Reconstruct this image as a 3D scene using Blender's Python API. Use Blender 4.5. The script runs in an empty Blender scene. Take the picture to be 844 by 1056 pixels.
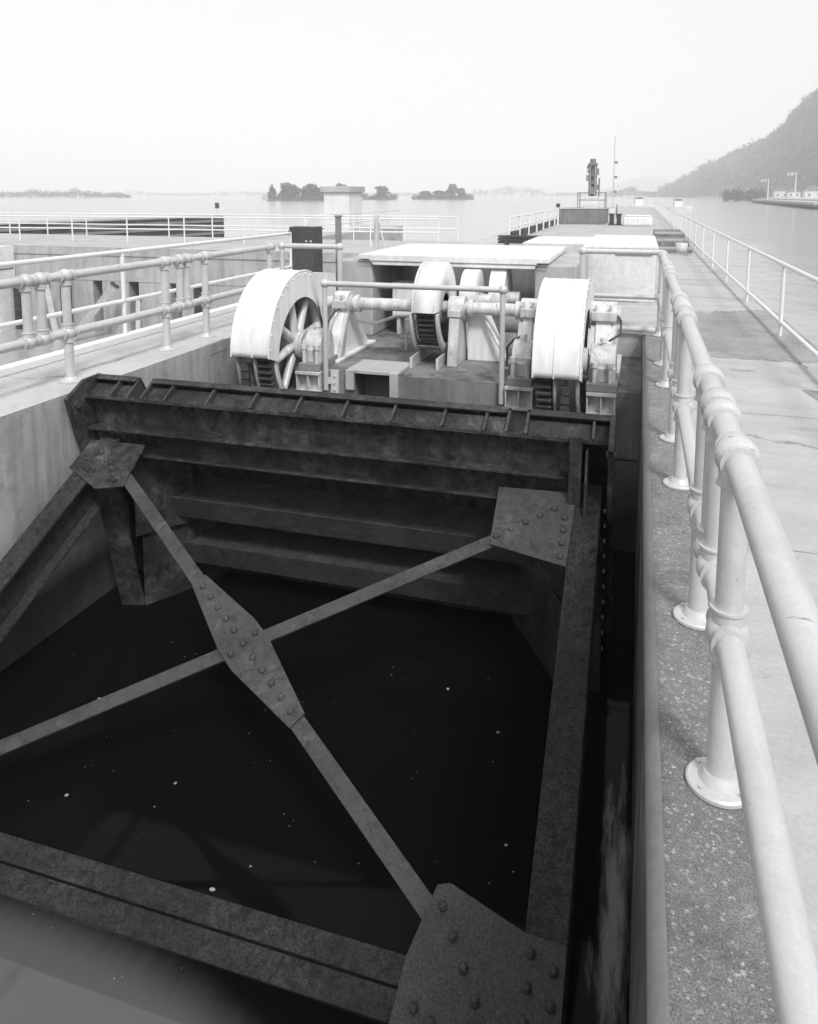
import bpy, math, random, mathutils
from mathutils import Vector, Matrix
R = math.radians
PI = math.pi
random.seed(11)
scene = bpy.context.scene
COL = scene.collection

# ------------------------------------------------------------------ materials
def new_mat(name):
    m = bpy.data.materials.new(name); m.use_nodes = True
    nt = m.node_tree
    b = nt.nodes['Principled BSDF']
    return m, nt, b

def N(nt, typ, **kw):
    n = nt.nodes.new(typ)
    for k, v in kw.items():
        if k in n.inputs.keys():
            n.inputs[k].default_value = v
        else:
            setattr(n, k, v)
    return n

def g3(v): return (v, v, v, 1)

def ramp(nt, fac, stops):
    r = nt.nodes.new('ShaderNodeValToRGB')
    e = r.color_ramp.elements
    while len(e) < len(stops): e.new(0.5)
    for i, (p, v) in enumerate(stops):
        e[i].position = p; e[i].color = g3(v)
    nt.links.new(fac, r.inputs['Fac'])
    return r.outputs['Color']

def mul(nt, a, b, fac=1.0):
    m = nt.nodes.new('ShaderNodeMix'); m.data_type = 'RGBA'; m.blend_type = 'MULTIPLY'
    m.inputs['Factor'].default_value = fac
    nt.links.new(a, m.inputs[6]); nt.links.new(b, m.inputs[7])
    return m.outputs[2]

def noise(nt, vec, scale, detail=6, rough=0.6, dist=0.0):
    n = N(nt, 'ShaderNodeTexNoise', Scale=scale, Detail=detail, Roughness=rough, Distortion=dist)
    nt.links.new(vec, n.inputs['Vector'])
    return n.outputs['Fac']

def mapped(nt, src, scale):
    mp = nt.nodes.new('ShaderNodeMapping'); mp.inputs['Scale'].default_value = scale
    nt.links.new(src, mp.inputs['Vector'])
    return mp.outputs['Vector']

def ramp2(nt, fac, thr, soft, f):
    return ramp(nt, fac, [(max(0, thr-soft), 1.0), (min(1, thr+soft), f)]) if f <= 1 else \
        ramp(nt, fac, [(max(0, thr-soft), 1.0), (min(1, thr+soft), f)])

def surface(name, base, rough=0.7, big=(0.6, .75, 1.15), fine=(9, .85, 1.1), streak=None, speck=None,
            metallic=0.0, bump=(60, .15, .01), spec=0.4, wet=None, hf=None, rvar=0.0, patch=None, crack=None):
    """grey weathered surface: base value x large blotches x fine mottling (x streaks, x specks, x wet band below a height)"""
    m, nt, b = new_mat(name)
    geo = nt.nodes.new('ShaderNodeNewGeometry'); pos = geo.outputs['Position']
    f1 = noise(nt, pos, big[0], 8, .62, .3)
    c = ramp(nt, f1, [(.28, base*big[1]), (.72, min(1, base*big[2]))])
    f2 = noise(nt, pos, fine[0], 8, .7)
    c = mul(nt, c, ramp(nt, f2, [(.3, fine[1]), (.7, fine[2])]))
    if streak:
        v = mapped(nt, pos, streak[0])
        f3 = noise(nt, v, streak[1], 5, .6)
        c = mul(nt, c, ramp(nt, f3, [(.36, streak[2]), (.6, 1.0)]))
    if hf:
        f6 = noise(nt, pos, hf[0], 3, .6)
        c = mul(nt, c, ramp(nt, f6, [(.35, hf[1]), (.65, hf[2])]))
    if speck:
        vo = N(nt, 'ShaderNodeTexVoronoi', Scale=speck[0]); nt.links.new(pos, vo.inputs['Vector'])
        sep = nt.nodes.new('ShaderNodeSeparateColor'); nt.links.new(vo.outputs['Color'], sep.inputs['Color'])
        s = ramp(nt, sep.outputs[0], speck[1])
        c = mul(nt, c, s)
    for pt in (patch or []):
        # worn patches with a ragged edge: (scale, threshold, softness, factor, stretch)
        fp = noise(nt, mapped(nt, pos, pt[4]) if len(pt) > 4 else pos, pt[0], 9, .68, .6)
        c = mul(nt, c, ramp2(nt, fp, pt[1], pt[2], pt[3]))
    if crack:
        wv = nt.nodes.new('ShaderNodeVectorMath'); wv.operation = 'ADD'
        nn = N(nt, 'ShaderNodeTexNoise', Scale=3.0, Detail=5); nt.links.new(pos, nn.inputs['Vector'])
        sc = nt.nodes.new('ShaderNodeVectorMath'); sc.operation = 'SCALE'; sc.inputs['Scale'].default_value = .35; nt.links.new(nn.outputs['Color'], sc.inputs[0])
        nt.links.new(pos, wv.inputs[0]); nt.links.new(sc.outputs[0], wv.inputs[1])
        vc = N(nt, 'ShaderNodeTexVoronoi', Scale=crack[0]); vc.feature = 'DISTANCE_TO_EDGE'; nt.links.new(wv.outputs[0], vc.inputs['Vector'])
        mk = noise(nt, pos, .9, 4, .6)
        rk = ramp(nt, vc.outputs['Distance'], [(0, crack[1]), (crack[2], 1.0)])
        mm = nt.nodes.new('ShaderNodeMix'); mm.data_type = 'RGBA'; mm.inputs[6].default_value = g3(1)
        nt.links.new(ramp(nt, mk, [(.5, 0), (.56, 1)]), mm.inputs['Factor']); nt.links.new(rk, mm.inputs[7])
        c = mul(nt, c, mm.outputs[2])
    if wet:
        sp = nt.nodes.new('ShaderNodeSeparateXYZ'); nt.links.new(pos, sp.inputs[0])
        f4 = noise(nt, pos, 1.3, 5, .6)
        ma = nt.nodes.new('ShaderNodeMath'); ma.operation = 'MULTIPLY_ADD'
        nt.links.new(f4, ma.inputs[0]); ma.inputs[1].default_value = wet[3]; nt.links.new(sp.outputs[2], ma.inputs[2])
        mr = nt.nodes.new('ShaderNodeMapRange'); mr.inputs[1].default_value = wet[0]; mr.inputs[2].default_value = wet[1]
        mr.inputs[3].default_value = wet[2]; mr.inputs[4].default_value = 1.0
        nt.links.new(ma.outputs[0], mr.inputs[0])
        cc = nt.nodes.new('ShaderNodeCombineColor')
        for i in range(3): nt.links.new(mr.outputs[0], cc.inputs[i])
        c = mul(nt, c, cc.outputs[0])
    nt.links.new(c, b.inputs['Base Color'])
    b.inputs['Roughness'].default_value = rough
    b.inputs['Metallic'].default_value = metallic
    b.inputs['Specular IOR Level'].default_value = spec
    if rvar:
        rr = ramp(nt, f2, [(.3, max(0, rough-rvar)), (.7, min(1, rough+rvar))])
        nt.links.new(rr, b.inputs['Roughness'])
    if bump:
        f5 = noise(nt, pos, bump[0], 6, .65)
        bp = nt.nodes.new('ShaderNodeBump'); bp.inputs['Strength'].default_value = bump[1]; bp.inputs['Distance'].default_value = bump[2]
        nt.links.new(f5, bp.inputs['Height']); nt.links.new(bp.outputs['Normal'], b.inputs['Normal'])
    return m

M = {}
M['walk'] = surface('pale_concrete', .45, .8, (.7, .84, 1.1), (5, .92, 1.06), hf=(55, .93, 1.05), bump=(120, .25, .006),
                    streak=((.25, 2.2, 1), 1.4, .88), patch=[(1.3, .6, .06, .82), (4.5, .66, .03, .84)], crack=(.42, .45, .012))
M['joint'] = surface('joint_filler', .3, .9, bump=None)
M['deckl'] = surface('left_deck_concrete', .5, .8, (.7, .84, 1.08), (5, .9, 1.05), hf=(55, .93, 1.05), bump=(120, .25, .006), patch=[(1.3, .58, .06, .84), (4.5, .64, .03, .82)], crack=(.5, .5, .012))
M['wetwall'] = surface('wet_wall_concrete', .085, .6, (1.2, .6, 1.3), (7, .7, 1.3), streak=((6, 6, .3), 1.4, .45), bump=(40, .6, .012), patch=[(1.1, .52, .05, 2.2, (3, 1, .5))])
M['asphalt'] = surface('patched_asphalt', .32, .85, (1.2, .65, 1.2), (14, .8, 1.15), hf=(90, .8, 1.15), bump=(160, .5, .008))
M['wall'] = surface('old_concrete', .42, .85, (.8, .8, 1.12), (7, .88, 1.08), streak=((5, 5, .35), 1.2, .8),
                    wet=(-1.75, -1.5, .16, .22), patch=[(2.2, .6, .05, .8), (1.5, .56, .05, .78, (3, 3, .35))], bump=(80, .25, .006))
M['pale'] = surface('pale_chamber_concrete', .46, .85, (.5, .82, 1.08), (5, .88, 1.05), patch=[(1.2, .56, .06, .8, (2, 2, .4))], streak=((3, 3, .3), 1.0, .82), bump=(40, .2, .006))
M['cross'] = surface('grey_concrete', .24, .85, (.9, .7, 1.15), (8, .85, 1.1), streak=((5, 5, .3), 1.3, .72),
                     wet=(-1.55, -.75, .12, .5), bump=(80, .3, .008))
M['deck'] = surface('stained_deck_concrete', .24, .75, (1.4, .55, 1.2), (10, .7, 1.12), bump=(70, .3, .008), patch=[(1.7, .53, .05, .55), (5, .62, .03, .6)])
M['agg'] = surface('exposed_aggregate', .255, .9, (2.2, .75, 1.15), (30, .75, 1.2), hf=(170, .6, 1.35),
                   speck=(110, [(.88, 1.0), (.98, 1.9)]), patch=[(7, .64, .05, 1.5), (3, .58, .06, .75)], bump=(190, .9, .012))
M['nosing'] = surface('steel_nosing', .2, .6, (1.5, .75, 1.15), (20, .85, 1.1), metallic=0, bump=(60, .1, .003))
M['rail'] = surface('aluminium_rail_paint', .56, .4, (3, .93, 1.05), (25, .95, 1.03), metallic=.15, bump=(45, .08, .002), spec=.5,
                    hf=(130, .95, 1.03), patch=[(9, .67, .015, .45), (2.5, .57, .1, .88), (28, .72, .02, .7)])
M['railthin'] = surface('white_rail_paint', .72, .5, (2, .9, 1.05), (25, .93, 1.03), bump=None)
M['white'] = surface('white_enamel', .8, .4, (1.6, .92, 1.03), (12, .95, 1.02), streak=((7, 7, .5), 1.6, .86), bump=(8, .05, .01), spec=.5, patch=[(7, .68, .02, .62), (3, .6, .08, .88, (3, 3, .6))])
M['silver'] = surface('silver_machine_paint', .7, .42, (2.5, .85, 1.08), (18, .86, 1.05), metallic=.1, streak=((9, 9, .7), 1.3, .75), bump=(50, .12, .003), patch=[(8, .64, .03, .45), (3, .58, .08, .8, (3, 3, .6))])
M['drum'] = surface('worn_drum_steel', .55, .4, (2.5, .7, 1.1), (18, .8, 1.1), streak=((9, 9, .2), 1.6, .35), metallic=.2, bump=(50, .12, .003))
M['grease'] = surface('greased_steel', .05, .45, (4, .6, 1.6), (25, .6, 1.5), bump=(60, .4, .006))
M['gate'] = surface('black_gate_steel', .029, .62, (1.3, .5, 1.6), (11, .45, 1.7), hf=(110, .55, 1.6), bump=(75, .8, .012), spec=.35, rvar=.2,
                    wet=(-2.3, -1.0, .7, .5), patch=[(3.2, .55, .05, 1.9), (9, .57, .04, .45), (1.6, .52, .06, .6, (4, 4, .5))])
M['armsteel'] = surface('crusted_arm_steel', .042, .8, (1.3, .7, 1.35), (16, .55, 1.5), hf=(85, .4, 1.6), bump=(60, 1.0, .03), spec=.45, rvar=.25,
                        wet=(-2.2, -.9, .6, .3), patch=[(5, .55, .08, 1.35), (22, .54, .04, .4), (2.2, .5, .1, .7)])
M['plate'] = surface('wet_plate_steel', .027, .55, (2, .7, 1.3), (22, .65, 1.4), hf=(80, .4, 1.7), bump=(62, .8, .014), spec=.5, rvar=.15)
M['brace'] = surface('dull_brace_steel', .046, .6, (2, .8, 1.25), (22, .75, 1.35), hf=(120, .75, 1.3), bump=(90, .6, .006), spec=.35,
                     speck=(60, [(.97, 1.0), (.998, 1.5)]), wet=(-2.2, -1.2, .7, .2), rvar=.2, patch=[(6, .58, .03, 1.45), (15, .58, .03, .6), (2.5, .54, .08, .75)])
M['dark'] = surface('dark_painted_metal', .06, .6, (3, .8, 1.2), (20, .85, 1.1), bump=(50, .1, .003))
M['midgrey'] = surface('grey_painted_metal', .22, .55, (3, .8, 1.2), (20, .85, 1.1), bump=(50, .1, .003))
M['timber_dark'] = surface('dark_timber', .07, .85, (1.2, .6, 1.4), (6, .6, 1.3), streak=((.4, .4, 6), 2.0, .5), bump=(30, .6, .01))
M['timber'] = surface('weathered_timber', .42, .85, (2, .8, 1.1), (12, .8, 1.1), bump=(60, .4, .006))
M['bark'] = surface('bark', .06, .9, bump=None)
M['leaf'] = surface('foliage', .12, .8, (.12, .6, 1.5), (.8, .7, 1.3), bump=None, spec=.2)
M['leaf_dark'] = surface('hill_foliage', .06, .9, (.025, .45, 1.7), (.15, .65, 1.4), bump=None, spec=.1)
M['hill'] = surface('hill_ground', .08, .95, (.02, .7, 1.4), (.2, .8, 1.2), bump=None, spec=.1)
M['shore'] = surface('pale_shore', .4, .9, (.05, .8, 1.1), (.5, .9, 1.1), bump=None)
M['house'] = surface('house_siding', .7, .8, bump=None)
M['roof'] = surface('house_roof', .22, .9, bump=None)
M['foam'] = surface('floating_scum', .32, .9, bump=None)

def water_mat(name, base, rough, waves):
    m, nt, b = new_mat(name)
    b.inputs['Base Color'].default_value = g3(base)
    b.inputs['Roughness'].default_value = rough
    b.inputs['IOR'].default_value = 1.33
    geo = nt.nodes.new('ShaderNodeNewGeometry'); pos = geo.outputs['Position']
    prev = None
    for sc, st, ds in waves:
        f = noise(nt, mapped(nt, pos, (1, .6, 1)), sc, 4, .55)
        bp = nt.nodes.new('ShaderNodeBump'); bp.inputs['Strength'].default_value = st; bp.inputs['Distance'].default_value = ds
        nt.links.new(f, bp.inputs['Height'])
        if prev: nt.links.new(prev, bp.inputs['Normal'])
        prev = bp.outputs['Normal']
    nt.links.new(prev, b.inputs['Normal'])
    return m
M['river'] = water_mat('river_water', .34, .14, [(.12, .5, .35), (1.1, .5, .06)])
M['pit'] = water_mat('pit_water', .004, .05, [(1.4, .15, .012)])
def painted_reflections(m):  # paints sky and wall reflections into the pit water as paler colour
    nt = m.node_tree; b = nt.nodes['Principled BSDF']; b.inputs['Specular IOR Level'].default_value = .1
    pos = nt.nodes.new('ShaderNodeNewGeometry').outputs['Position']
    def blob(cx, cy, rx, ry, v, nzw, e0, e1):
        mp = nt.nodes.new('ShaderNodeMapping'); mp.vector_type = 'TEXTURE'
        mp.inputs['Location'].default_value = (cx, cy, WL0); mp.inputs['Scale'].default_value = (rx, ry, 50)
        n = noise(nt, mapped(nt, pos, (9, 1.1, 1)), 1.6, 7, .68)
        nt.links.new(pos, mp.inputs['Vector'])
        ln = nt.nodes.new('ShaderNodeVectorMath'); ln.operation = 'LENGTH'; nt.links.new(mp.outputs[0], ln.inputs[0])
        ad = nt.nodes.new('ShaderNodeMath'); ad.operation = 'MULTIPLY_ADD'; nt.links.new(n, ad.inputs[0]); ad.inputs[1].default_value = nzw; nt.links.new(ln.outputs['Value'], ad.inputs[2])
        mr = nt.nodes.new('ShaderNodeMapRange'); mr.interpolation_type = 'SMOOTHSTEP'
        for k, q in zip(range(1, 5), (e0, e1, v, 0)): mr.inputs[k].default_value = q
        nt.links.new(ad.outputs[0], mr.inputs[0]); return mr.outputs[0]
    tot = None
    for a in ((-3.2, .5, 3.3, 2.7, .085, .03, .95, 1.08), (.0, 4.2, .28, 2.3, .09, 1.5, .8, 1.25)):  # painted sky reflection at near left, painted wall reflection along the right wall
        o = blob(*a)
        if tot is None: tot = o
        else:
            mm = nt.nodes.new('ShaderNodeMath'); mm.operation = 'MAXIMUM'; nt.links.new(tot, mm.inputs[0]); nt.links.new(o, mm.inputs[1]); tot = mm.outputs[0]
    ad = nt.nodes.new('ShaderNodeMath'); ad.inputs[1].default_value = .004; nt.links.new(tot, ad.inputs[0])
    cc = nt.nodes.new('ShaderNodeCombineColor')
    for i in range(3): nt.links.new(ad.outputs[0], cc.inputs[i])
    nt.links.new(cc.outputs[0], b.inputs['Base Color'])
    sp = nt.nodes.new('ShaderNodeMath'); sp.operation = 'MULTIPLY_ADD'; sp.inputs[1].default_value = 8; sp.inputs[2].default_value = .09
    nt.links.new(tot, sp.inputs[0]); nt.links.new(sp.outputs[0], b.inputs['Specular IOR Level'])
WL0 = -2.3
painted_reflections(M['pit'])

# ------------------------------------------------------------------ mesh builder
class MB:
    def __init__(s): s.v = []; s.f = []; s.sm = []
    def add(s, vs, fs, smooth=False):
        o = len(s.v); s.v += [tuple(p) for p in vs]
        for f in fs: s.f.append(tuple(i+o for i in f)); s.sm.append(smooth)
        return s
    def box(s, x0, x1, y0, y1, z0, z1, M4=None):
        vs = [Vector(p) for p in ((x0,y0,z0),(x1,y0,z0),(x1,y1,z0),(x0,y1,z0),(x0,y0,z1),(x1,y0,z1),(x1,y1,z1),(x0,y1,z1))]
        if M4: vs = [M4 @ p for p in vs]
        return s.add(vs, [(0,3,2,1),(4,5,6,7),(0,1,5,4),(1,2,6,5),(2,3,7,6),(3,0,4,7)])
    def tube(s, p0, p1, r0, r1=None, n=16, caps=True):
        p0 = Vector(p0); p1 = Vector(p1); r1 = r0 if r1 is None else r1
        d = (p1-p0).normalized(); a = Vector((1,0,0)) if abs(d.x) < .9 else Vector((0,0,1))
        u = d.cross(a).normalized(); w = d.cross(u)
        vs = []
        for p, r in ((p0, r0), (p1, r1)):
            for i in range(n):
                t = 2*PI*i/n; vs.append(p + (u*math.cos(t) + w*math.sin(t))*r)
        s.add(vs, [(i, (i+1) % n, n+(i+1) % n, n+i) for i in range(n)], True)
        if caps:
            s.add(vs[:n], [tuple(range(n-1, -1, -1))]); s.add(vs[n:], [tuple(range(n))])
        return s
    def path(s, pts, r, n=12):
        for a, b in zip(pts[:-1], pts[1:]): s.tube(a, b, r, n=n)
        for p in pts[1:-1]: s.ball(p, r*1.0, 8, n)
        return s
    def ball(s, c, r, nu=10, nv=16, sc=(1,1,1)):
        c = Vector(c); vs = [c + Vector((0,0,r*sc[2]))]
        for i in range(1, nu):
            a = PI*i/nu
            for j in range(nv):
                t = 2*PI*j/nv
                vs.append(c + Vector((r*sc[0]*math.sin(a)*math.cos(t), r*sc[1]*math.sin(a)*math.sin(t), r*sc[2]*math.cos(a))))
        vs.append(c - Vector((0,0,r*sc[2])))
        fs = [(0, 1+j, 1+(j+1) % nv) for j in range(nv)]
        for i in range(nu-2):
            for j in range(nv):
                a = 1+i*nv+j; b = 1+i*nv+(j+1) % nv
                fs.append((a, a+nv, b+nv, b))
        l = len(vs)-1; k = 1+(nu-2)*nv
        fs += [(k+j, l, k+(j+1) % nv) for j in range(nv)]
        return s.add(vs, fs, True)
    def prism(s, poly, x0, x1, axis='X'):
        """closed outline extruded along an axis; outline is (Y,Z) for X, (X,Z) for Y, (X,Y) for Z"""
        n = len(poly)
        def P(a, b, t):
            return {'X': (t, a, b), 'Y': (a, t, b), 'Z': (a, b, t)}[axis]
        vs = [P(a, b, x0) for a, b in poly] + [P(a, b, x1) for a, b in poly]
        return s.add(vs, [tuple(range(n-1, -1, -1)), tuple(range(n, 2*n))] + [(i, (i+1) % n, n+(i+1) % n, n+i) for i in range(n)])
    def ring(s, c, prof, n=64, axis='X', a0=0, a1=2*PI, smooth=True):
        """lathe of closed profile [(axial, radius)] about an axis through c; partial when a1-a0 < 2pi"""
        full = abs(a1-a0-2*PI) < 1e-6
        m = len(prof); k = n if full else n+1
        vs = []
        for i in range(k):
            t = a0+(a1-a0)*i/n
            for ax, r in prof:
                if axis == 'X': vs.append((c[0]+ax, c[1]+r*math.cos(t), c[2]+r*math.sin(t)))
                elif axis == 'Z': vs.append((c[0]+r*math.cos(t), c[1]+r*math.sin(t), c[2]+ax))
                else: vs.append((c[0]+r*math.cos(t), c[1]+ax, c[2]+r*math.sin(t)))
        fs = []
        for i in range(n):
            i2 = (i+1) % k
            for j in range(m):
                j2 = (j+1) % m
                fs.append((i*m+j, i*m+j2, i2*m+j2, i2*m+j))
        s.add(vs, fs, smooth)
        if not full:
            s.add(vs[:m], [tuple(range(m))]); s.add(vs[-m:], [tuple(range(m-1, -1, -1))])
        return s
    def plate(s, pts, nrm, t):
        """planar polygon given as 3D points, thickened by t along -nrm"""
        nrm = Vector(nrm).normalized(); n = len(pts)
        top = [Vector(p) for p in pts]; bot = [p - nrm*t for p in top]
        return s.add(top+bot, [tuple(range(n)), tuple(range(2*n-1, n-1, -1))] + [(i, n+i, n+(i+1) % n, (i+1) % n) for i in range(n)])
    def bar(s, a, b, up, w, t):
        """flat bar from a to b: width w across, thickness t below 'up'"""
        a = Vector(a); b = Vector(b); up = Vector(up).normalized(); d = (b-a).normalized(); q = d.cross(up).normalized()*w/2
        return s.plate([a-q, a+q, b+q, b-q], up, t)
    def build(s, name, mat, parent=None, bevel=0, auto=True):
        me = bpy.data.meshes.new(name); me.from_pydata(s.v, [], s.f)
        me.polygons.foreach_set('use_smooth', s.sm)
        me.materials.append(mat)
        import bmesh
        bm = bmesh.new(); bm.from_mesh(me)
        bmesh.ops.recalc_face_normals(bm, faces=bm.faces); bm.to_mesh(me); bm.free()
        me.update()
        o = bpy.data.objects.new(name, me); COL.objects.link(o)
        if parent:
            o.parent = parent; o.matrix_parent_inverse = parent.matrix_world.inverted() if False else Matrix.Translation(-parent.location)
        if bevel:
            bv = o.modifiers.new('bevel', 'BEVEL'); bv.width = bevel; bv.segments = 2; bv.limit_method = 'ANGLE'; bv.angle_limit = R(40)
        return o

def tag(o, label=None, cat=None, group=None, kind=None):
    if label: o['label'] = label
    if cat: o['category'] = cat
    if group: o['group'] = group
    if kind: o['kind'] = kind
    return o

def thing(name, label, cat, loc=(0,0,0), group=None):
    o = bpy.data.objects.new(name, None); COL.objects.link(o); o.location = loc; o.empty_display_size = .2
    return tag(o, label, cat, group)

def copy_tree(o, delta, parent=None):
    c = o.copy(); COL.objects.link(c)
    if parent: c.parent = parent
    else: c.location = Vector(o.location) + Vector(delta)
    for ch in list(o.children): copy_tree(ch, delta, c)
    return c

WL = -2.3            # water level

# ------------------------------------------------------------------ water, ground
def sheet(name, x0, x1, y0, y1, z, mat, kind='structure'):
    o = MB().add([(x0,y0,z),(x1,y0,z),(x1,y1,z),(x0,y1,z)], [(0,1,2,3)]).build(name, mat)
    return tag(o, kind=kind)
o = MB()
for x0, x1, y0, y1 in ((-6000, -24, -300, 9000), (-24, -6.75, 24.5, 9000), (-6.75, 6000, -300, 9000), (-24, -6.75, -300, -12)):
    o.add([(x0,y0,WL),(x1,y0,WL),(x1,y1,WL),(x0,y1,WL)], [(0,1,2,3)])
tag(o.build('river_water', M['river']), kind='structure')
sheet('chamber_water', -24, -6.75, -12, 24.6, -3.25, M['river'])
sheet('river_bed', -6000, 6000, -300, 9000, -7, M['hill'])
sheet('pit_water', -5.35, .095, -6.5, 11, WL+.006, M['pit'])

# ------------------------------------------------------------------ lock walls
t = thing('lock_wall', 'long concrete lock wall carrying the walkway beside the pit on the right', 'wall', (1, 2, -6))
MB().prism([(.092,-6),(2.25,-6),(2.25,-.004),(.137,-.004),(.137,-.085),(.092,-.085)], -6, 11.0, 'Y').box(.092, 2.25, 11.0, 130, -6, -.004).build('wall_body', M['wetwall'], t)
mb = MB()
prof = []
for i in range(9):
    a = PI - PI/2*i/8
    prof.append((.136+.05*math.cos(a), -.05+.053*math.sin(a)))
prof += [(.136, -.08), (.086, -.08)]
mb.prism([(a, b) for a, b in prof], -6, 11.0, 'Y'); mb.sm = [len(f) == 4 for f in mb.f]
mb.build('steel_nosing', M['nosing'], t)
MB().box(.03, .1, 11.0, 130, -.02, .003).build('coping_edge', M['walk'], t)
# walkway surfaces on top of it
def strip(name, pts, z, mat):
    o = MB().add([(x, y, z) for x, y in pts], [tuple(range(len(pts)))]).build(name, mat); return tag(o, kind='structure')
strip('gravel_curb_strip', [(.136,-6),(.47,-6),(.47,10.95),(.136,10.95)], .0, M['agg'])
strip('walkway', [(.47,-6),(2.25,-6),(2.25,130),(.47,130)], .002, M['walk'])
strip('far_walkway', [(.1,10.95),(.47,10.95),(.47,130),(.1,130)], .0005, M['walk'])
rp = random.Random(4)
def ragged(x0, x1, y0, y1, n, amp):
    return [(x0+(x1-x0)*i/n, y0+(y1-y0)*i/n+amp*(nz0(i*.37)+.6*nz0(i*1.3+9))) for i in range(n+1)]
def nz0(v): return mathutils.noise.noise(Vector((v, 3.1, .7)))
edge = ragged(.5, 2.235, 9.62, 9.7, 40, .12) + ragged(2.235, .5, 13.9, 13.25, 40, .3)
strip('asphalt_patch', edge, .006, M['asphalt'])
strip('asphalt_repair', [(1.62, 8.25), (1.7, 7.75), (2.235, 7.5), (2.235, 8.2)], .006, M['asphalt'])
# expansion joints in the walkway
jn = MB()
for y in (1.2, 4.4, 7.2, 15.4, 18.5, 22, 26, 30, 35, 40, 46, 52): jn.box(.5, 2.24, y, y+.012, .0025, .0045)
tag(jn.build('walkway_joints', M['joint']), kind='structure')

t = thing('lock_wall', 'concrete wall with two pipe railings on the left side of the pit', 'wall', (-6, 2, -6))
MB().box(-6.8, -5.34, -6, 62, -6, -.002).build('wall_body', M['wall'], t)
MB().add([(-6.8,-6,.002),(-5.34,-6,.002),(-5.34,62,.002),(-6.8,62,.002)], [(0,1,2,3)]).build('wall_top', M['deckl'] if 'deckl' in M else M['walk'], t)
mb = MB()
mb.prism([(-6.66,.004),(-6.5,.004),(-6.5,.09),(-6.66,.09)], -6, 13.5, 'Y')
mb.build('white_kerb', M['railthin'], t, .01)
MB().box(-5.38, -5.335, 8.55, 9.0, -.14, .006).build('sill_block', M['wall'], t)

# cross wall with hoist deck, two wheel wells and a slot
t = thing('hoist_platform', 'concrete cross wall and deck closing the pit and carrying the white hoist machinery', 'platform', (-2.7, 10, -6))
mb = MB(); DZ = -.35
for x0, x1 in ((-5.338,-4.92),(-4.3,-3.5),(-2.95,-1.1),(-.49,.09)): mb.box(x0, x1, 9.0, 10.75, -6, DZ)
mb.box(-3.5, -2.95, 9.45, 10.75, -6, DZ)
mb.box(-4.92, -4.3, 10.3, 10.75, -6, -.45); mb.box(-1.1, -.49, 10.3, 10.75, -6, -.45)
mb.box(-5.338, .09, 10.75, 18.2, -6, DZ)
mb.build('platform_body', M['cross'], t)
tp = MB()
for x0, x1 in ((-5.33,-4.92),(-4.3,-3.5),(-2.95,-1.1),(-.49,.088)): tp.add([(x0,9.004,DZ+.003),(x1,9.004,DZ+.003),(x1,10.75,DZ+.003),(x0,10.75,DZ+.003)], [(0,1,2,3)])
tp.add([(-3.5,9.45,DZ+.003),(-2.95,9.45,DZ+.003),(-2.95,10.75,DZ+.003),(-3.5,10.75,DZ+.003)], [(0,1,2,3)])
tp.add([(-5.33,10.75,DZ+.003),(.088,10.75,DZ+.003),(.088,18,DZ+.003),(-5.33,18,DZ+.003)], [(0,1,2,3)])
tp.build('deck_surface', M['deck'], t)
c = MB()
c.box(-3.58, -2.87, 8.97, 9.62, DZ+.004, DZ+.05)
c.box(-3.58, -3.47, 8.93, 8.995, -.56, DZ+.046); c.box(-2.98, -2.87, 8.93, 8.995, -.62, DZ+.046)
c.build('slot_cover', M['walk'], t, .008)
MB().box(-.3, .088, 8.988, 8.999, -1.165, -1.15).build('joint_line', M['grease'], t)
# walkway fill at the right end behind the deck
MB().box(-.85, .091, 11.05, 14.3, DZ, -.001).build('end_slab', M['walk'], t, .01)

# machinery house: two piers, roof slab, back wall
t = thing('machinery_house', 'low concrete machinery house with a pale slab roof behind the hoist shaft', 'machine house', (-2.9, 12.5, DZ))
MB().box(-4.68, -4.12, 11.5, 15.2, DZ, .9).build('side_pier', M['pale'], t, .03)
MB().box(-1.5, -.88, 11.5, 14.28, DZ, .9).build('side_pier', M['pale'], t, .03)
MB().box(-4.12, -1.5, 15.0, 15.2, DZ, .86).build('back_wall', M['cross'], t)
mb = MB(); mb.prism([(-4.34,.92),(-4.34,1.0),(-1.28,1.0),(-1.28,.92),(-1.46,.92),(-1.5,.83),(-4.08,.83),(-4.16,.92)], 11.44, 14.3, 'Y')
mb.build('roof_slab', M['house'], t, .012)
mb = MB(); mb.box(-4.33, -1.29, 11.425, 11.436, .895, .905); mb.build('roof_joint', M['midgrey'], t)
t = thing('service_block', 'pale flat topped concrete block behind the short cross railing at the walkway edge', 'concrete block', (-.7, 16, 0))
MB().box(-.95, .3, 14.32, 18.1, -.002, .98).build('block_body', M['house'], t, .02)
MB().box(-.98, .34, 14.28, 18.14, .98, 1.03).build('block_cap', M['white'], t, .01)
MB().box(-2.3, -.99, 15.6, 18.1, -.002, .98).build('side_block', M['house'], t, .02)
MB().box(-.4, .25, 14.3, 14.318, .86, .93).build('notch_shade_strip', M['cross'], t)  # flat darker strip drawn as the shade of a notch, nothing cut in

# ------------------------------------------------------------------ pipe railings with ball fittings
def ball_fit(mb, p, r, dirs):
    p = Vector(p); mb.ball(p, r*1.57, 14, 24)
    for d in dirs:
        d = Vector(d); mb.tube(p+d*r*1.1, p+d*r*1.95, r*1.24, r*1.2, n=24); mb.tube(p+d*r*1.9, p+d*r*2.08, r*1.36, n=24)

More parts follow.
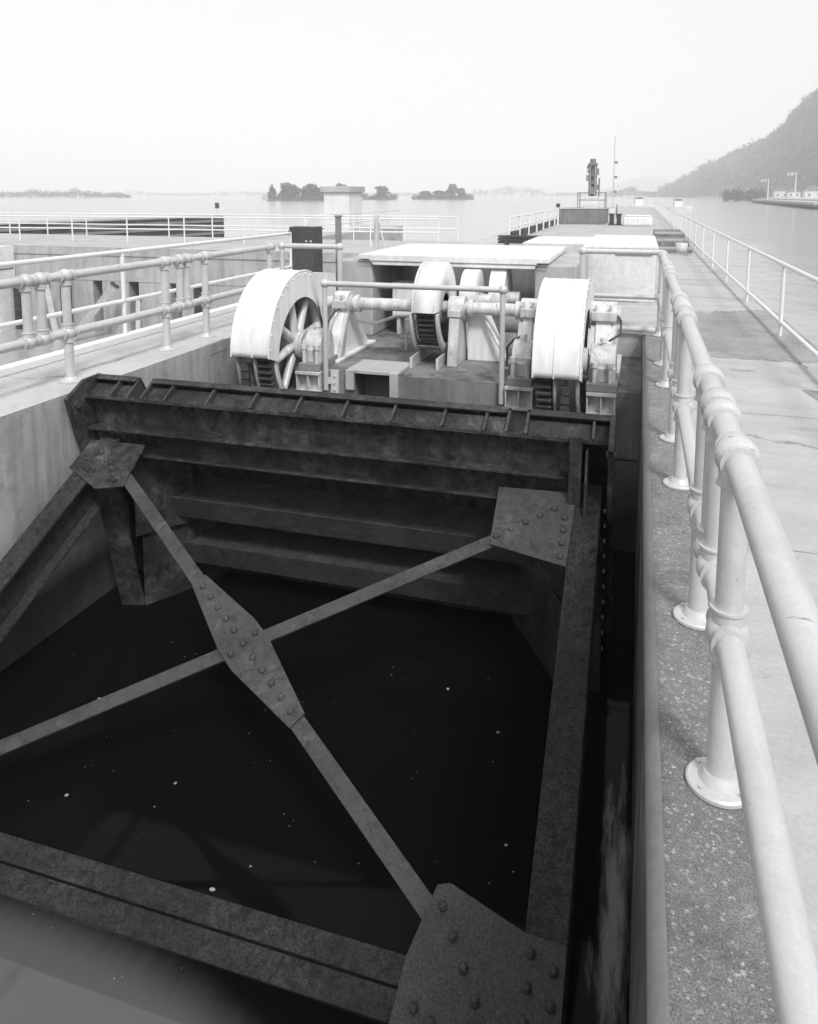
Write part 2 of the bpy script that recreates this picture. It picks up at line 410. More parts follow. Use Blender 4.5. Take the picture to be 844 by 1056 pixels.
def pipe_rail(t, X, posts, pairs, y0, y1, ztop, zmid, r, mat, n=20):
    """railing along Y: full posts with base flanges, pairs of short stubs between the two rails"""
    for z, nm in ((ztop, 'top_rail'), (zmid, 'middle_rail')):
        MB().tube((X, y0, z), (X, y1, z), r, n=24).build(nm, mat, t)
    for y in posts:
        o = MB().tube((X, y, .02), (X, y, ztop), r, n=24).build('post', mat, t)
        f = MB(); ball_fit(f, (X, y, ztop), r, [(0,1,0),(0,-1,0),(0,0,-1)]); f.build('ball_fitting', mat, o)
        f = MB(); ball_fit(f, (X, y, zmid), r, [(0,1,0),(0,-1,0),(0,0,-1),(0,0,1)]); f.build('ball_fitting', mat, o)
        b = MB()
        b.ring((X, y, .004), [(0,.001),(0,r*2.45),(.012,r*2.45),(.018,r*2.3),(.02,r*1.55),(.03,r*1.45),(.05,r*1.22),(.05,.001)], 56, 'Z', smooth=False)
        for k in range(4):
            a = PI/4+PI/2*k
            b.tube((X+r*2*math.cos(a), y+r*2*math.sin(a), .02), (X+r*2*math.cos(a), y+r*2*math.sin(a), .031), .009, n=8)
        b.build('base_flange', mat, o)
    for y in pairs:
        o = MB().tube((X, y, zmid), (X, y, ztop), r, n=24).build('stub_post', mat, t)
        f = MB(); ball_fit(f, (X, y, ztop), r, [(0,1,0),(0,-1,0),(0,0,-1)]); f.build('ball_fitting', mat, o)
        f = MB(); ball_fit(f, (X, y, zmid), r, [(0,1,0),(0,-1,0),(0,0,1)]); f.build('ball_fitting', mat, o)

t = thing('pipe_railing', 'thick silver pipe railing with ball fittings closest to the camera on the right', 'railing', (.32, 2.5, 0))
pipe_rail(t, .32, [.6, 2.5, 3.54, 5.24, 6.24, 8.03, 9.06, 10.95], [.15, 2.95, 3.1, 5.66, 5.82, 8.47, 8.63], -.9, 11.0, 1.13, .54, .0435, M['rail'])
t = thing('pipe_railing', 'thick silver pipe railing along the left edge of the pit', 'railing', (-5.67, 6.4, 0))
pipe_rail(t, -5.67, [1.2, 3.0, 3.9, 5.05, 6.41, 8.12, 9.04, 10.95], [3.4, 3.56, 5.88, 6.06, 8.44, 8.6], -.9, 11.05, 1.12, .52, .046, M['rail'])

sp = MB(); rr = random.Random(8)
for y in (2.5, 3.54, 5.24, 6.24):
    for k in range(26):
        a = rr.uniform(0, 2*PI); d = .11+abs(rr.gauss(0, .035)); r = rr.uniform(.002, .008)
        x = .32+d*math.cos(a); yy = y+d*math.sin(a)
        if not .15 < x < .46: continue
        sp.add([(x+r*rr.uniform(.5, 1.5)*math.cos(q*PI/3), yy+r*rr.uniform(.5, 1.5)*math.sin(q*PI/3), .004) for q in range(6)], [tuple(range(6))])
for k in range(14):
    x = .235+rr.gauss(0, .012); yy = 2.85+.018*k+rr.gauss(0, .02); r = rr.uniform(.003, .011)
    sp.add([(x+r*.7*rr.uniform(.5, 1.6)*math.cos(q*PI/3), yy+r*rr.uniform(.5, 1.5)*math.sin(q*PI/3), .004) for q in range(6)], [tuple(range(6))])
tag(sp.build('paint_spatter', M['pale']), 'spatters of pale paint on the curb round the railing bases', 'paint', kind='stuff')

# cross railings at the far ends of the two pipe railings
t = thing('cross_railing', 'short pipe railing across the end of the hoist deck beside the walkway', 'railing', (-.2, 11, 0))
for z, r in ((1.16, .04), (.53, .035), (.07, .045)):
    mb = MB().tube((-.76, 11, z), (.32, 11, z), r); mb.ball((-.76, 11, z), r*1.55); mb.build('rail', M['rail'], t)
MB().tube((-.76, 11, DZ), (-.76, 11, 1.16), .042).build('post', M['rail'], t)
t = thing('cross_railing', 'short pipe railing between the left pit railing and the dark cabinet', 'railing', (-5, 11, 0))
for z, r in ((1.14, .042), (.53, .032)):
    mb = MB().tube((-5.5, 11.05, z), (-4.5, 11.05, z), r); mb.ball((-5.5, 11.05, z), r*1.5); mb.ball((-4.5, 11.05, z), r*1.5); mb.build('rail', M['rail'], t)
for x, z0 in ((-5.5, 0), (-4.5, DZ)): MB().tube((x, 11.05, z0), (x, 11.05, 1.14), .04).build('post', M['rail'], t)

# guard rail bolted to the front face of the hoist platform
t = thing('guard_rail', 'single bar guard rail bolted to the platform face in front of the shaft', 'railing', (-2.7, 8.95, -.6))
mb = MB().tube((-3.85, 8.93, .82), (-1.54, 8.93, .82), .036); mb.ball((-3.85, 8.93, .82), .058); mb.ball((-1.54, 8.93, .82), .058); mb.build('top_bar', M['rail'], t)
for x in (-3.85, -1.54):
    MB().tube((x, 8.93, -.58), (x, 8.93, .82), .033).build('post', M['rail'], t)
    b = MB().box(x+.05, x+.16, 8.97, 8.996, -.66, -.32)
    for z in (-.4, -.49, -.58): b.tube((x+.105, 8.97, z), (x+.105, 8.955, z), .016, n=8)
    b.box(x-.03, x+.06, 8.93, 8.97, -.5, -.42)
    b.build('wall_bracket', M['silver'], t)

# ------------------------------------------------------------------ plain railings farther off
def plain_rail(t, a, b, n, zs, r, mat, z0=0.0, rp=None):
    a = Vector(a); b = Vector(b)
    for z in zs:
        MB().tube(a+Vector((0,0,z)), b+Vector((0,0,z)), r, n=10).build('rail', mat, t)
    for i in range(n):
        p = a.lerp(b, i/(n-1)); MB().tube(p+Vector((0,0,z0)), p+Vector((0,0,max(zs))), rp or r, n=10).build('post', mat, t)

t = thing('handrail', 'thin white handrail on the river edge of the walkway, running far away', 'railing', (1.92, 12, 0))
plain_rail(t, (1.92, .9, 0), (1.92, 120, 0), 35, (1.0, .2), .03, M['railthin'], rp=.026)
t = thing('handrail', 'three bar handrail on the outer edge of the left wall behind the thick one', 'railing', (-6.58, 8, 0))
plain_rail(t, (-6.58, -1.7, 0), (-6.58, 13.6, 0), 4, (1.2, .54), .03, M['railthin'])
t = thing('handrail', 'handrail with a low timber curb on the far left edge of the pier', 'railing', (-5.3, 42, 0))
plain_rail(t, (-5.3, 32, 0), (-5.3, 56, 0), 9, (1.0, .55), .035, M['railthin'], rp=.05)
for i in range(7): MB().box(-5.45, -5.25, 32.6+2.9*i, 34.6+2.9*i, .02, .34).build('timber_curb', M['timber_dark'], t)

# far part of the pier
t = thing('pier', 'long concrete pier running away from the machinery house under the far equipment', 'pier', (-2, 70, -6))
MB().box(-5.338, .026, 18.22, 130, -6, -.004).build('pier_body', M['wall'], t)
MB().add([(-5.336,18.22,.0),(.026,18.22,.0),(.026,130,.0),(-5.336,130,.0)], [(0,1,2,3)]).build('pier_top', M['walk'], t)

# ------------------------------------------------------------------ the tainter gate
T = (0.5, -3.4)                      # trunnion (Y, Z)
def arc(Rr, deg): return (T[0]+Rr*math.cos(R(deg)), T[1]+Rr*math.sin(R(deg)))
XL, XR = -5.27, -.14
gate = thing('tainter_gate', 'black riveted steel gate with crossed bracing filling the water pit', 'gate', (-2.7, 6.2, -2.3))
def skin(a0, a1, x0, x1, mb, Ri=6.8, th=.014, n=30):
    po = [arc(Ri+th, a0+(a1-a0)*i/n) for i in range(n+1)]; pi = [arc(Ri, a0+(a1-a0)*i/n) for i in range(n, -1, -1)]
    mb.prism(po+pi, x0, x1)
nL0, nL1, nR0, nR1 = -4.74, -4.6, -1.0, -.86       # chain notches in the top of the skin
mb = MB(); skin(-22, 28.4, XL, XR, mb)
for x0, x1 in ((XL, nL0), (nL1, nR0), (nR1, XR)): skin(28.4, 31.2, x0, x1, mb, n=4)
mb.build('skin_plate', M['gate'], gate)
# top girder: channel with flanges towards the trunnion and a deeper web below
mb = MB()
f0 = (6.09, -.02); s0 = arc(6.795, 28.6)
mb.prism([f0, (s0[0], s0[1]+.0), (s0[0], s0[1]-.02), (f0[0], f0[1]-.035)], XL+.03, XR-.03)
mb.prism([(6.2,-.05),(6.222,-.05),(6.262,-.36),(6.24,-.36)], XL+.05, XR-.32)
mb.prism([(6.1,-.355),(6.5,-.355),(6.5,-.38),(6.1,-.38)], XL+.06, XR-.33)
mb.prism([(6.22,-.382),(6.244,-.382),(6.3,-.64),(6.276,-.64)], XL+.05, XR-.3)
mb.prism([(6.13,-.60),(6.6,-.72),(6.6,-.745),(6.13,-.625)], XL+.06, XR-.3)
for i in range(34):
    x = XL+.2+i*.142
    mb.ball((x, 6.197, -.105), .026, 5, 8); mb.ball((x+.07, 6.15, -.035), .022, 5, 8)
    mb.ball((x+.05, 6.205, -.47), .018, 5, 8)
mb.build('top_girder', M['gate'], gate, .004)
# ribs between the flange and the top edge of the skin
pa = (6.1, -.012); pb = arc(6.79, 31.15); pc = arc(6.79, 28.7)
ribx = [-4.95, nL0-.012, nL1+.012, -4.33, -3.87, -3.41, -2.95, -2.49, -2.03, -1.57, -1.2, nR0-.012, nR1+.012, -.3]
for x in ribx: MB().prism([pa, pb, pc], x-.011, x+.011).build('rib', M['brace'], gate)
mb = MB()
for x0, x1 in ((XL+.02, nL0-.03), (nL1+.03, nR0-.03), (nR1+.03, XR-.02)): mb.prism([(pb[0]-.045, pb[1]-.02), (pb[0]+.03, pb[1]+.006), (pb[0]+.03, pb[1]+.018), (pb[0]-.05, pb[1]-.008)], x0, x1)
mb.build('top_edge_bar', M['gate'], gate)
for x0, x1 in ((XL+.03, nL0-.025), (nL1+.025, nR0-.025), (nR1+.025, XR-.03)):
    MB().prism([(6.17,-.06),(pb[0]+.0,pb[1]-.065),(pb[0]+.008,pb[1]-.075),(6.178,-.075)], x0, x1).build('top_plate', M['gate'], gate)
# lower girders (radial webs with a flange)
for deg in (20.2, 14.8):
    mb = MB()
    a, b = arc(6.4, deg), arc(6.79, deg); a2, b2 = arc(6.4, deg-.18), arc(6.79, deg-.18)
    mb.prism([a, b, b2, a2], XL+.32, XR-.3)
    c0, c1, d0, d1 = arc(6.4, deg+.35), arc(6.385, deg+.35), arc(6.385, deg-1.9), arc(6.4, deg-1.9)
    mb.prism([c0, c1, d1 if False else d0, d1], XL+.55, XR-.5)
    mb.build('girder', M['brace'], gate)
# diagonal end diaphragms and end posts
for xa, xb, sgn in ((-4.78, -4.3, 1), (-.44, -1.08, -1)):
    mb = MB()
    for z0, z1, y0, y1 in ((-2.75, -1.53, 6.3 if sgn > 0 else 6.05, 7.2), (-1.5, -.7, 6.2, 6.75)):
        xe = xb if z0 < -2 else xb-.12*sgn
        A = Vector((xa, y0, z0)); B = Vector((xe, y1, z0)); C1 = Vector((xe, y1-.12, z1+.1)); D = Vector((xa, y0, z1))
        mb.plate([A, B, C1, D], (B-A).cross(Vector((0,0,1))), .016)
        mb.tube(D, C1, .02, n=8)
    mb.build('end_diaphragm', M['gate'], gate)
    p = MB(); p.bar((xa-.13*sgn, 5.92, -.75), (xa-.13*sgn, 6.36, -2.7), (.25*sgn, -1, .1), .24, .03)
    p.build('end_post', M['gate'], gate)
# side end plates (radial, with the seal at the wall)
for x0, x1, s in ((XL-.01, XL+.03, 1), (XR-.03, XR+.01, -1)):
    e = MB()
    e.prism([(6.36,.13),(6.12,.12),(5.86,-.02),(5.98,-.42),(6.08,-.68),(6.5,-.85),arc(6.79,25),arc(6.79,29)], x0, x1)
    xc = (x0+x1)/2
    e.tube((xc-.04, 5.99, -.1), (xc+.04, 5.99, -.1), .035, n=12)
    for k in range(14):
        q = arc(6.74, 26-k*2.6); e.tube((xc-.035, q[0], q[1]), (xc+.035, q[0], q[1]), .02, n=8)
    e.prism([arc(6.79, 26), arc(6.5, 26), arc(6.5, 18), arc(6.5, 8), arc(6.5, -5), arc(6.79, -5), arc(6.79, 8), arc(6.79, 18)], x0+.003, x1-.003)
    e.build('end_plate', M['gate'], gate)
    if s > 0: continue
    w = MB()
    for k in range(12):
        q = arc(6.46, 24.5-k*1.6); w.tube((XR-.05 if s < 0 else XL+.05, q[0], q[1]), (XR-.065 if s < 0 else XL+.065, q[0], q[1]), .02, n=8)
    w.build('seal_bolts', M['silver'], gate)
# the post at the right end of the top girder
p = MB(); p.box(-.48, -.38, 6.02, 6.1, -.6, .02)
p.prism([(6.0,-.1),(6.12,-.1),(6.18,-.7),(5.9,-.7)], -.35, -.33)
p.build('end_stiffener', M['gate'], gate, .005)
# arm plane: everything in the plane of the upper arms
SL = .5111
def pp(X, Y, h=0.0):
    n = Vector((0, -SL, 1)).normalized()
    return Vector((X, Y, -.58 + (Y-6.0)*SL)) + n*h
NRM = Vector((0, -SL, 1)).normalized()
def rivet(mb, X, Y, h=0.0, r=.022):
    p = pp(X, Y, h)
    mb.tube(p - NRM*.004, p + NRM*.012, r*1.05, r*.95, n=10, caps=False); q = p + NRM*.012
    u = Vector((1,0,0)); v = NRM.cross(u)
    top = [q + (u*math.cos(2*PI*i/10)+v*math.sin(2*PI*i/10))*r*.95 for i in range(10)]
    mid = [q + NRM*r*.5 + (u*math.cos(2*PI*i/10)+v*math.sin(2*PI*i/10))*r*.6 for i in range(10)]
    mb.add(top+mid+[q+NRM*r*.72], [(i, (i+1) % 10, 10+(i+1) % 10, 10+i) for i in range(10)]+[(10+i, 10+(i+1) % 10, 20) for i in range(10)], True)
for x in (-.33, -5.03):
    a = MB(); w = .11
    Y0, Y1 = 6.25, .5
    def seg(h0, h1, xa, xb):
        vs = [pp(xa, Y0, h0), pp(xb, Y0, h0), pp(xb, Y1, h0), pp(xa, Y1, h0), pp(xa, Y0, h1), pp(xb, Y0, h1), pp(xb, Y1, h1), pp(xa, Y1, h1)]
        a.add(vs, [(0,3,2,1),(4,5,6,7),(0,1,5,4),(1,2,6,5),(2,3,7,6),(3,0,4,7)])
    seg(-.028, 0, x-w, x+w); seg(-.36, -.03, x-.012, x+.012); seg(-.39, -.362, x-w, x+w)
    for yy in (5.9, 5.78, 5.66, 3.4, 3.2, 3.0):
        rivet(a, x+.055*(1 if x > -2 else -1), yy)
    a.build('arm', M['armsteel'], gate, .006)
# corner gussets
def gus(name, pts, rv, h=.016, mat='brace', rr=.026):
    g = MB(); g.plate([pp(X, Y, h) for X, Y in pts], NRM, .014)
    for X, Y in rv: rivet(g, X, Y, h, rr)
    return g.build(name, M[mat], gate)
gus('gusset', [(-.42, 6.14), (-.44, 5.5), (-1.04, 5.6), (-1.06, 6.12)], [(-1.0+.105*i, 5.67+.075*i) for i in range(5)] + [(-.49, 5.9-.11*i) for i in range(4)])
gus('gusset', [(-4.58, 6.14), (-4.5, 5.68), (-4.76, 5.62), (-5.2, 5.8), (-5.2, 6.14)], [(-4.62-.06*i, 5.72+.06*i) for i in range(4)] + [(-4.98, 5.8+.1*i) for i in range(3)], mat='gate')
gus('gusset', [(-.225, 3.5), (-.225, 2.8), (-1.05, 2.8), (-1.02, 3.3), (-.93, 3.6), (-.86, 3.62), (-.44, 3.51)],
    [(-.88+.08*i, 3.52-.1*i) for i in range(6)] + [(-.93, 3.14), (-.84, 3.11), (-.75, 3.08), (-.66, 3.05)] + [(-.4, 3.44-.12*i) for i in range(5)] + [(-.28, 3.4-.12*i) for i in range(5)], mat='plate', rr=.026)
gus('gusset', [(-4.92, 3.52), (-4.92, 2.9), (-4.4, 2.9), (-4.4, 3.3), (-4.45, 3.62)], [(-4.5-.08*i, 3.5-.1*i) for i in range(4)])
# crossed braces with the riveted centre plate
def flat(a, b, w, h0, t):
    A, B = pp(a[0], a[1], h0), pp(b[0], b[1], h0)
    m = MB(); m.bar(A, B, NRM, w, t); return m.build('brace', M['brace'], gate)
flat((-4.6, 5.82), (-.88, 3.45), .108, .002, .014)
flat((-.95, 5.7), (-4.6, 3.32), .108, -.013, .014)
c0 = (-2.65, 4.58)
dv = Vector((-.88+4.6, 3.45-5.82)).normalized(); qv = Vector((-dv.y, dv.x))
def cp(u, v): q = Vector(c0)+dv*u+qv*v; return (q.x, q.y)
gus('centre_plate', [cp(-.72,-.058), cp(-.72,.058), cp(-.1,.15), cp(.1,.15), cp(.72,.058), cp(.72,-.058), cp(.1,-.15), cp(-.1,-.15)],
    [cp(-.64+.125*i, .0) for i in range(5)] + [cp(.14+.125*i, .0) for i in range(5)] + [cp(.0, .1), cp(0, 0), cp(0, -.1)], h=.018)
# bottom strut: two angles back to back with a slot between
s = MB()
def sb(Ya, Yb, h0, h1):
    xa, xb = -5.0, -.36
    vs = [pp(xa, Ya, h0), pp(xb, Ya, h0), pp(xb, Yb, h0), pp(xa, Yb, h0), pp(xa, Ya, h1), pp(xb, Ya, h1), pp(xb, Yb, h1), pp(xa, Yb, h1)]
    s.add(vs, [(0,3,2,1),(4,5,6,7),(0,1,5,4),(1,2,6,5),(2,3,7,6),(3,0,4,7)])
sb(3.07, 3.185, -.022, 0); sb(3.197, 3.31, -.022, 0); sb(3.165, 3.183, -.2, -.023); sb(3.199, 3.217, -.2, -.023)
s.build('bottom_strut', M['armsteel'], gate, .004)

# ------------------------------------------------------------------ hoist machinery
def gear_mesh(c, x0, x1, rroot, rtip, rin, nt_, nsp, rhub):
    mb = MB(); n = nt_*4; vs = []; p = []
    for i in range(n):
        a = 2*PI*i/n; r = rtip if i % 4 in (1, 2) else rroot
        p.append((c[1]+r*math.cos(a), c[2]+r*math.sin(a), c[1]+rin*math.cos(a), c[2]+rin*math.sin(a)))
    for x in (x0, x1):
        vs += [(x, q[0], q[1]) for q in p] + [(x, q[2], q[3]) for q in p]
    fs = []
    for i in range(n):
        j = (i+1) % n
        fs += [(i, j, 2*n+j, 2*n+i), (n+i, 3*n+i, 3*n+j, n+j), (i, n+i, n+j, j), (2*n+i, 2*n+j, 3*n+j, 3*n+i)]
    return mb.add(vs, fs)

def hoist_wheel(s, label):
    """s = +1: inner side towards +X (left unit); s = -1 mirrored"""
    xc = -2.7
    def X(d): return xc - s*d           # d = distance outward from the middle line
    c = (0, 9.25, -.06)
    t = thing('hoist_machine', label, 'hoist', (X(1.9), 9.25, -.35), 'twin hoist wheels at the ends of the shaft')
    xa, xb = sorted((X(1.65), X(1.82)))
    g = gear_mesh(c, xa, xb, .86, .935, .74, 66, 6, .15); g.build('gear_rim', M['grease'], t)
    web = MB(); xi = 0
    web.ring((min(xa, xb), c[1], c[2]), [(-.006,.70),(-.006,.80),(xb-xa+.006,.80),(xb-xa+.006,.70)], 72); web.build('rim_flange', M['silver'], t)
    for k in range(8):
        a = 2*PI*k/8+.2
        MB().tube((X(1.735), c[1]+.1*math.cos(a), c[2]+.1*math.sin(a)), (X(1.735), c[1]+.73*math.cos(a), c[2]+.73*math.sin(a)), .07, .042, n=12).build('spoke', M['silver'], t)
    h = MB(); h.tube((X(1.58), c[1], c[2]), (X(2.16), c[1], c[2]), .17, n=28); h.tube((X(1.25), c[1], c[2]), (X(2.42), c[1], c[2]), .085, n=24)
    h.tube((X(1.6), c[1], c[2]), (X(1.65), c[1], c[2]), .2, n=28)
    h.build('hub', M['silver'], t)
    d = MB(); w = .3; x0 = min(X(1.84), X(2.12))
    prof = [(0,.72),(0,.93),(.035,.93),(.035,.86)]
    for k in range(4): prof += [(.045+.05*k,.85),(.07+.05*k,.87)]
    prof += [(.245,.86),(.245,.93),(.28,.93),(.28,.72)]
    d.ring((x0, c[1], c[2]), prof, 72); d.ring((x0+.14, c[1], c[2]), [(0,.16),(0,.73),(.025,.73),(.025,.16)], 48)
    d.build('chain_drum', M['drum'], t)
    # hood: shell plus side sheets
    hd = MB(); x0, x1 = sorted((X(1.62), X(2.14))); Ro = 1.0; th = .012; na = 28
    outer = [(c[1]+Ro*math.cos(R(180-112*i/na)), c[2]+Ro*math.sin(R(180-112*i/na))) for i in range(na+1)] + [(10.4, .8)]
    inner = [(c[1]+(Ro-th)*math.cos(R(180-112*i/na)), c[2]+(Ro-th)*math.sin(R(180-112*i/na))) for i in range(na+1)] + [(10.4, .8-th)]
    m = len(outer)
    vs = [(x0, *q) for q in outer]+[(x1, *q) for q in outer]+[(x0, *q) for q in inner]+[(x1, *q) for q in inner]
    fs = []
    for i in range(m-1): fs += [(i, i+1, m+i+1, m+i), (2*m+i, 3*m+i, 3*m+i+1, 2*m+i+1)]
    fs += [(0, m, 3*m, 2*m), (m-1, 3*m-1, 4*m-1, 2*m-1)]
    hd.add(vs, fs, True)
    hd.build('hood_cover', M['white'], t)
    sd = MB(); ri = .73
    cut = [(c[1]+ri*math.cos(R(180-175*i/40)), c[2]-.09+ri*math.sin(R(180-175*i/40))) for i in range(41)]
    out2 = [(c[1]+(Ro-.001)*math.cos(R(180-112*i/40)), c[2]+(Ro-.001)*math.sin(R(180-112*i/40))) for i in range(41)]
    for xs, xe in ((x0-.006, x0+.006), (x1-.006, x1+.006)):
        poly = out2 + [(10.4, .799), (10.4, .15)] + cut[::-1]
        n = len(poly)
        v1 = [(xs, *q) for q in poly]; v2 = [(xe, *q) for q in poly]
        # quads between the arcs, kept simple and planar
        fcs = []
        for i in range(40):
            ci = n-1-i
            fcs.append((i, i+1, ci-1, ci))
        fcs.append((40, 41, 42, n-1-40))
        sd.add(v1, fcs); sd.add(v2, fcs)
        sd.add(v1+v2, [(i, (i+1) % n, n+(i+1) % n, n+i) for i in range(n)])
    for xs, dx in ((x0-.006, -.012), (x1+.006, .012)):
        for i in range(2, 40, 4):
            a = R(180-112*i/40); q = (c[1]+.955*math.cos(a), c[2]+.955*math.sin(a))
            sd.tube((xs, *q), (xs+dx, *q), .014, n=8)
    sd.build('hood_side', M['white'], t)
    for xs in (x0, x1):
        rm = MB()
        for i in range(40): rm.tube((xs, *out2[i]), (xs, *out2[i+1]), .012, n=6, caps=False)
        rm.build('hood_seam', M['white'], t)
    xm = X(1.85); rm = MB()
    for i in range(na): rm.tube((xm, *outer[i]), (xm, *outer[i+1]), .009, n=6, caps=False)
    rm.build('hood_seam', M['white'], t)
    ch = MB()
    for k in range(24):
        z = -.15-k*.1
        ch.box(X(1.98)-.05, X(1.98)+.05, 8.3, 8.36, z-.112, z)
    ch.build('hoist_chain', M['grease'], t)
    return t
hoist_wheel(1, 'left white hooded hoist wheel with open spokes beside the left wall')
hoist_wheel(-1, 'right white hooded hoist wheel seen edge on near the walkway')

def bearing(x, label, w=.24):
    t = thing('bearing_block', label, 'bearing', (x, 9.25, DZ), 'bearing blocks of the hoist wheels')
    b = MB(); n = 16
    poly = [(9.03,-.34),(9.0,-.08)] + [(9.25+.23*math.cos(R(180-180*i/n)), -.06+.23*math.sin(R(180-180*i/n))) for i in range(n+1)] + [(9.5,-.08),(9.5,-.34)]
    b.prism(poly, x-w/2, x+w/2); b.build('cap', M['silver'], t, .015)
    g = MB(); g.tube((x, 9.2, .15), (x, 9.2, .21), .03, n=10); g.tube((x, 9.2, .2), (x, 9.2, .25), .045, .04, n=10); g.build('oil_cup', M['white'], t)
    l = MB(); l.box(x-w/2-.03, x+w/2+.03, 8.9, 9.55, -.343, -.24)
    l.build('base', M['midgrey'], t, .012)
    for dx in (-.09, .09):
        q = MB(); q.tube((x+dx, 8.96, -.24), (x+dx, 8.96, -.05), .028, n=10); q.tube((x+dx, 8.96, -.06), (x+dx, 8.96, .0), .045, n=6); q.build('anchor_bolt', M['silver'], t)
    k = MB(); k.box(x-.17, x+.17, 8.84, 8.995, -.62, -.59); k.box(x-.17, x+.17, 8.84, 8.995, -.376, -.346)
    for dx in (-.165, -.008, .149): k.box(x+dx, x+dx+.016, 8.86, 8.995, -.59, -.376)
    k.box(x-.165, x+.165, 8.98, 8.996, -.59, -.376)
    k.build('bracket', M['silver'], t)
bearing(-4.08, 'silver bearing block with oil cup beside the spokes of the left wheel')
bearing(-1.32, 'silver bearing block on the inner side of the right hooded wheel')
bearing(-.36, 'silver bearing block on the outer side of the right hooded wheel', .3)

SY, SZ = 10.05, .41
def pedestal(x, label, w=.2):
    t = thing('shaft_pedestal', label, 'pedestal', (x, SY, DZ), 'pedestals of the hoist shaft')
    p = MB()
    p.prism([(9.52,DZ+.05),(9.86,SZ-.1),(9.86,SZ+.05),(10.24,SZ+.05),(10.24,SZ-.1),(10.9,DZ+.05)], x-w*.32, x+w*.32)
    p.box(x-w*.75, x+w*.75, 9.45, 11.0, DZ+.004, DZ+.05)
    p.build('frame', M['white'], t, .012)
    for d in (-1, 1):
        f = MB(); f.prism([(9.56,DZ+.05),(9.88,SZ-.12),(9.96,SZ-.12),(9.72,DZ+.05)], x+d*w*.32, x+d*w*.62); f.build('flange', M['silver'], t)
    c = MB(); c.tube((x-w*.55, SY, SZ), (x+w*.55, SY, SZ), .17, n=24); c.box(x-w*.5, x+w*.5, SY-.24, SY+.24, SZ-.06, SZ+.06)
    c.tube((x-w*.7, SY, SZ), (x+w*.7, SY, SZ), .12, n=24)
    c.build('bearing_cap', M['silver'], t, .01)
    for d in (-1, 1):
        for e in (-.2, .2):
            MB().tube((x+d*w*.3, SY+e, SZ+.05), (x+d*w*.3, SY+e, SZ+.14), .022, n=6).build('bolt', M['silver'], t)
pedestal(-4.03, 'white A shaped shaft pedestal at the left end of the shaft')
pedestal(-1.36, 'white shaft pedestal left of the right hooded wheel')
pedestal(-.4, 'white shaft pedestal right of the right hooded wheel', .3)

t = thing('drive_shaft', 'thick silver drive shaft linking the two hoist wheels', 'shaft', (-2.9, SY, SZ))
MB().tube((-4.6, SY, SZ), (-2.8, SY, SZ), .088, n=28).build('shaft', M['silver'], t)
MB().tube((-2.55, SY, SZ), (-.2, SY, SZ), .088, n=28).build('shaft', M['silver'], t)
for x in (-3.85, -2.98, -2.2, -1.55): MB().tube((x, SY, SZ), (x+.07, SY, SZ), .125, n=24).build('collar', M['silver'], t)
for xa, xb in ((-4.52, -4.35), (-1.05, -.88)):
    gear_mesh((0, SY, SZ), xa, xb, .12, .17, .08, 14, 0, 0).build('pinion', M['grease'], t)

# central gear with hood
t = thing('central_gear', 'white hooded central gear standing mid shaft on the stained deck', 'gear unit', (-2.8, SY, DZ))
c = (0, SY, SZ)
gear_mesh(c, -2.8, -2.56, .5, .56, .4, 44, 0, 0).build('gear_rim', M['grease'], t)
MB().ring((-2.7, c[1], c[2]), [(0,.09),(0,.41),(.04,.41),(.04,.09)], 48).build('gear_web', M['silver'], t)
hd = MB()
hd.ring((-2.83, c[1], c[2]), [(0,.62),(.31,.62),(.31,.608),(0,.608)], 40, a0=R(5), a1=R(180), smooth=True)
hd.ring((-2.834, c[1], c[2]), [(0,.2),(0,.625),(.012,.625),(.012,.2)], 40, a0=R(5), a1=R(180))
hd.ring((-2.53, c[1], c[2]), [(0,.2),(0,.625),(.012,.625),(.012,.2)], 40, a0=R(5), a1=R(180))
hd.build('hood_cover', M['white'], t)
for x in (-2.87, -2.51):
    f = MB(); f.ring((x, c[1], c[2]), [(0,.5),(0,.62),(.03,.62),(.03,.5)], 40, a0=R(182), a1=R(358))
    f.box(x, x+.03, SY-.58, SY+.6, DZ+.004, -.2); f.build('side_frame', M['silver'], t)
MB().ring((-2.825, c[1], c[2]), [(0,.585),(0,.6),(.3,.6),(.3,.585)], 16, a0=R(236), a1=R(304)).build('drip_pan', M['drum'], t)
b = MB(); b.tube((-2.46, SY, SZ), (-2.24, SY, SZ), .16, n=24); b.box(-2.44, -2.26, SY-.26, SY+.2, SZ-.1, SZ+.0)
b.prism([(SY-.24,SZ-.1),(SY+.2,SZ-.1),(SY+.3,DZ+.004),(SY-.36,DZ+.004)], -2.42, -2.28)
b.build('bearing', M['silver'], t, .012)
f = MB(); f.prism([(-2.24,DZ+.004),(-2.24,.3),(-2.0,.3),(-1.72,DZ+.004)], SY+.12, SY+.5, 'Y'); f.build('guard_box', M['white'], t, .012)

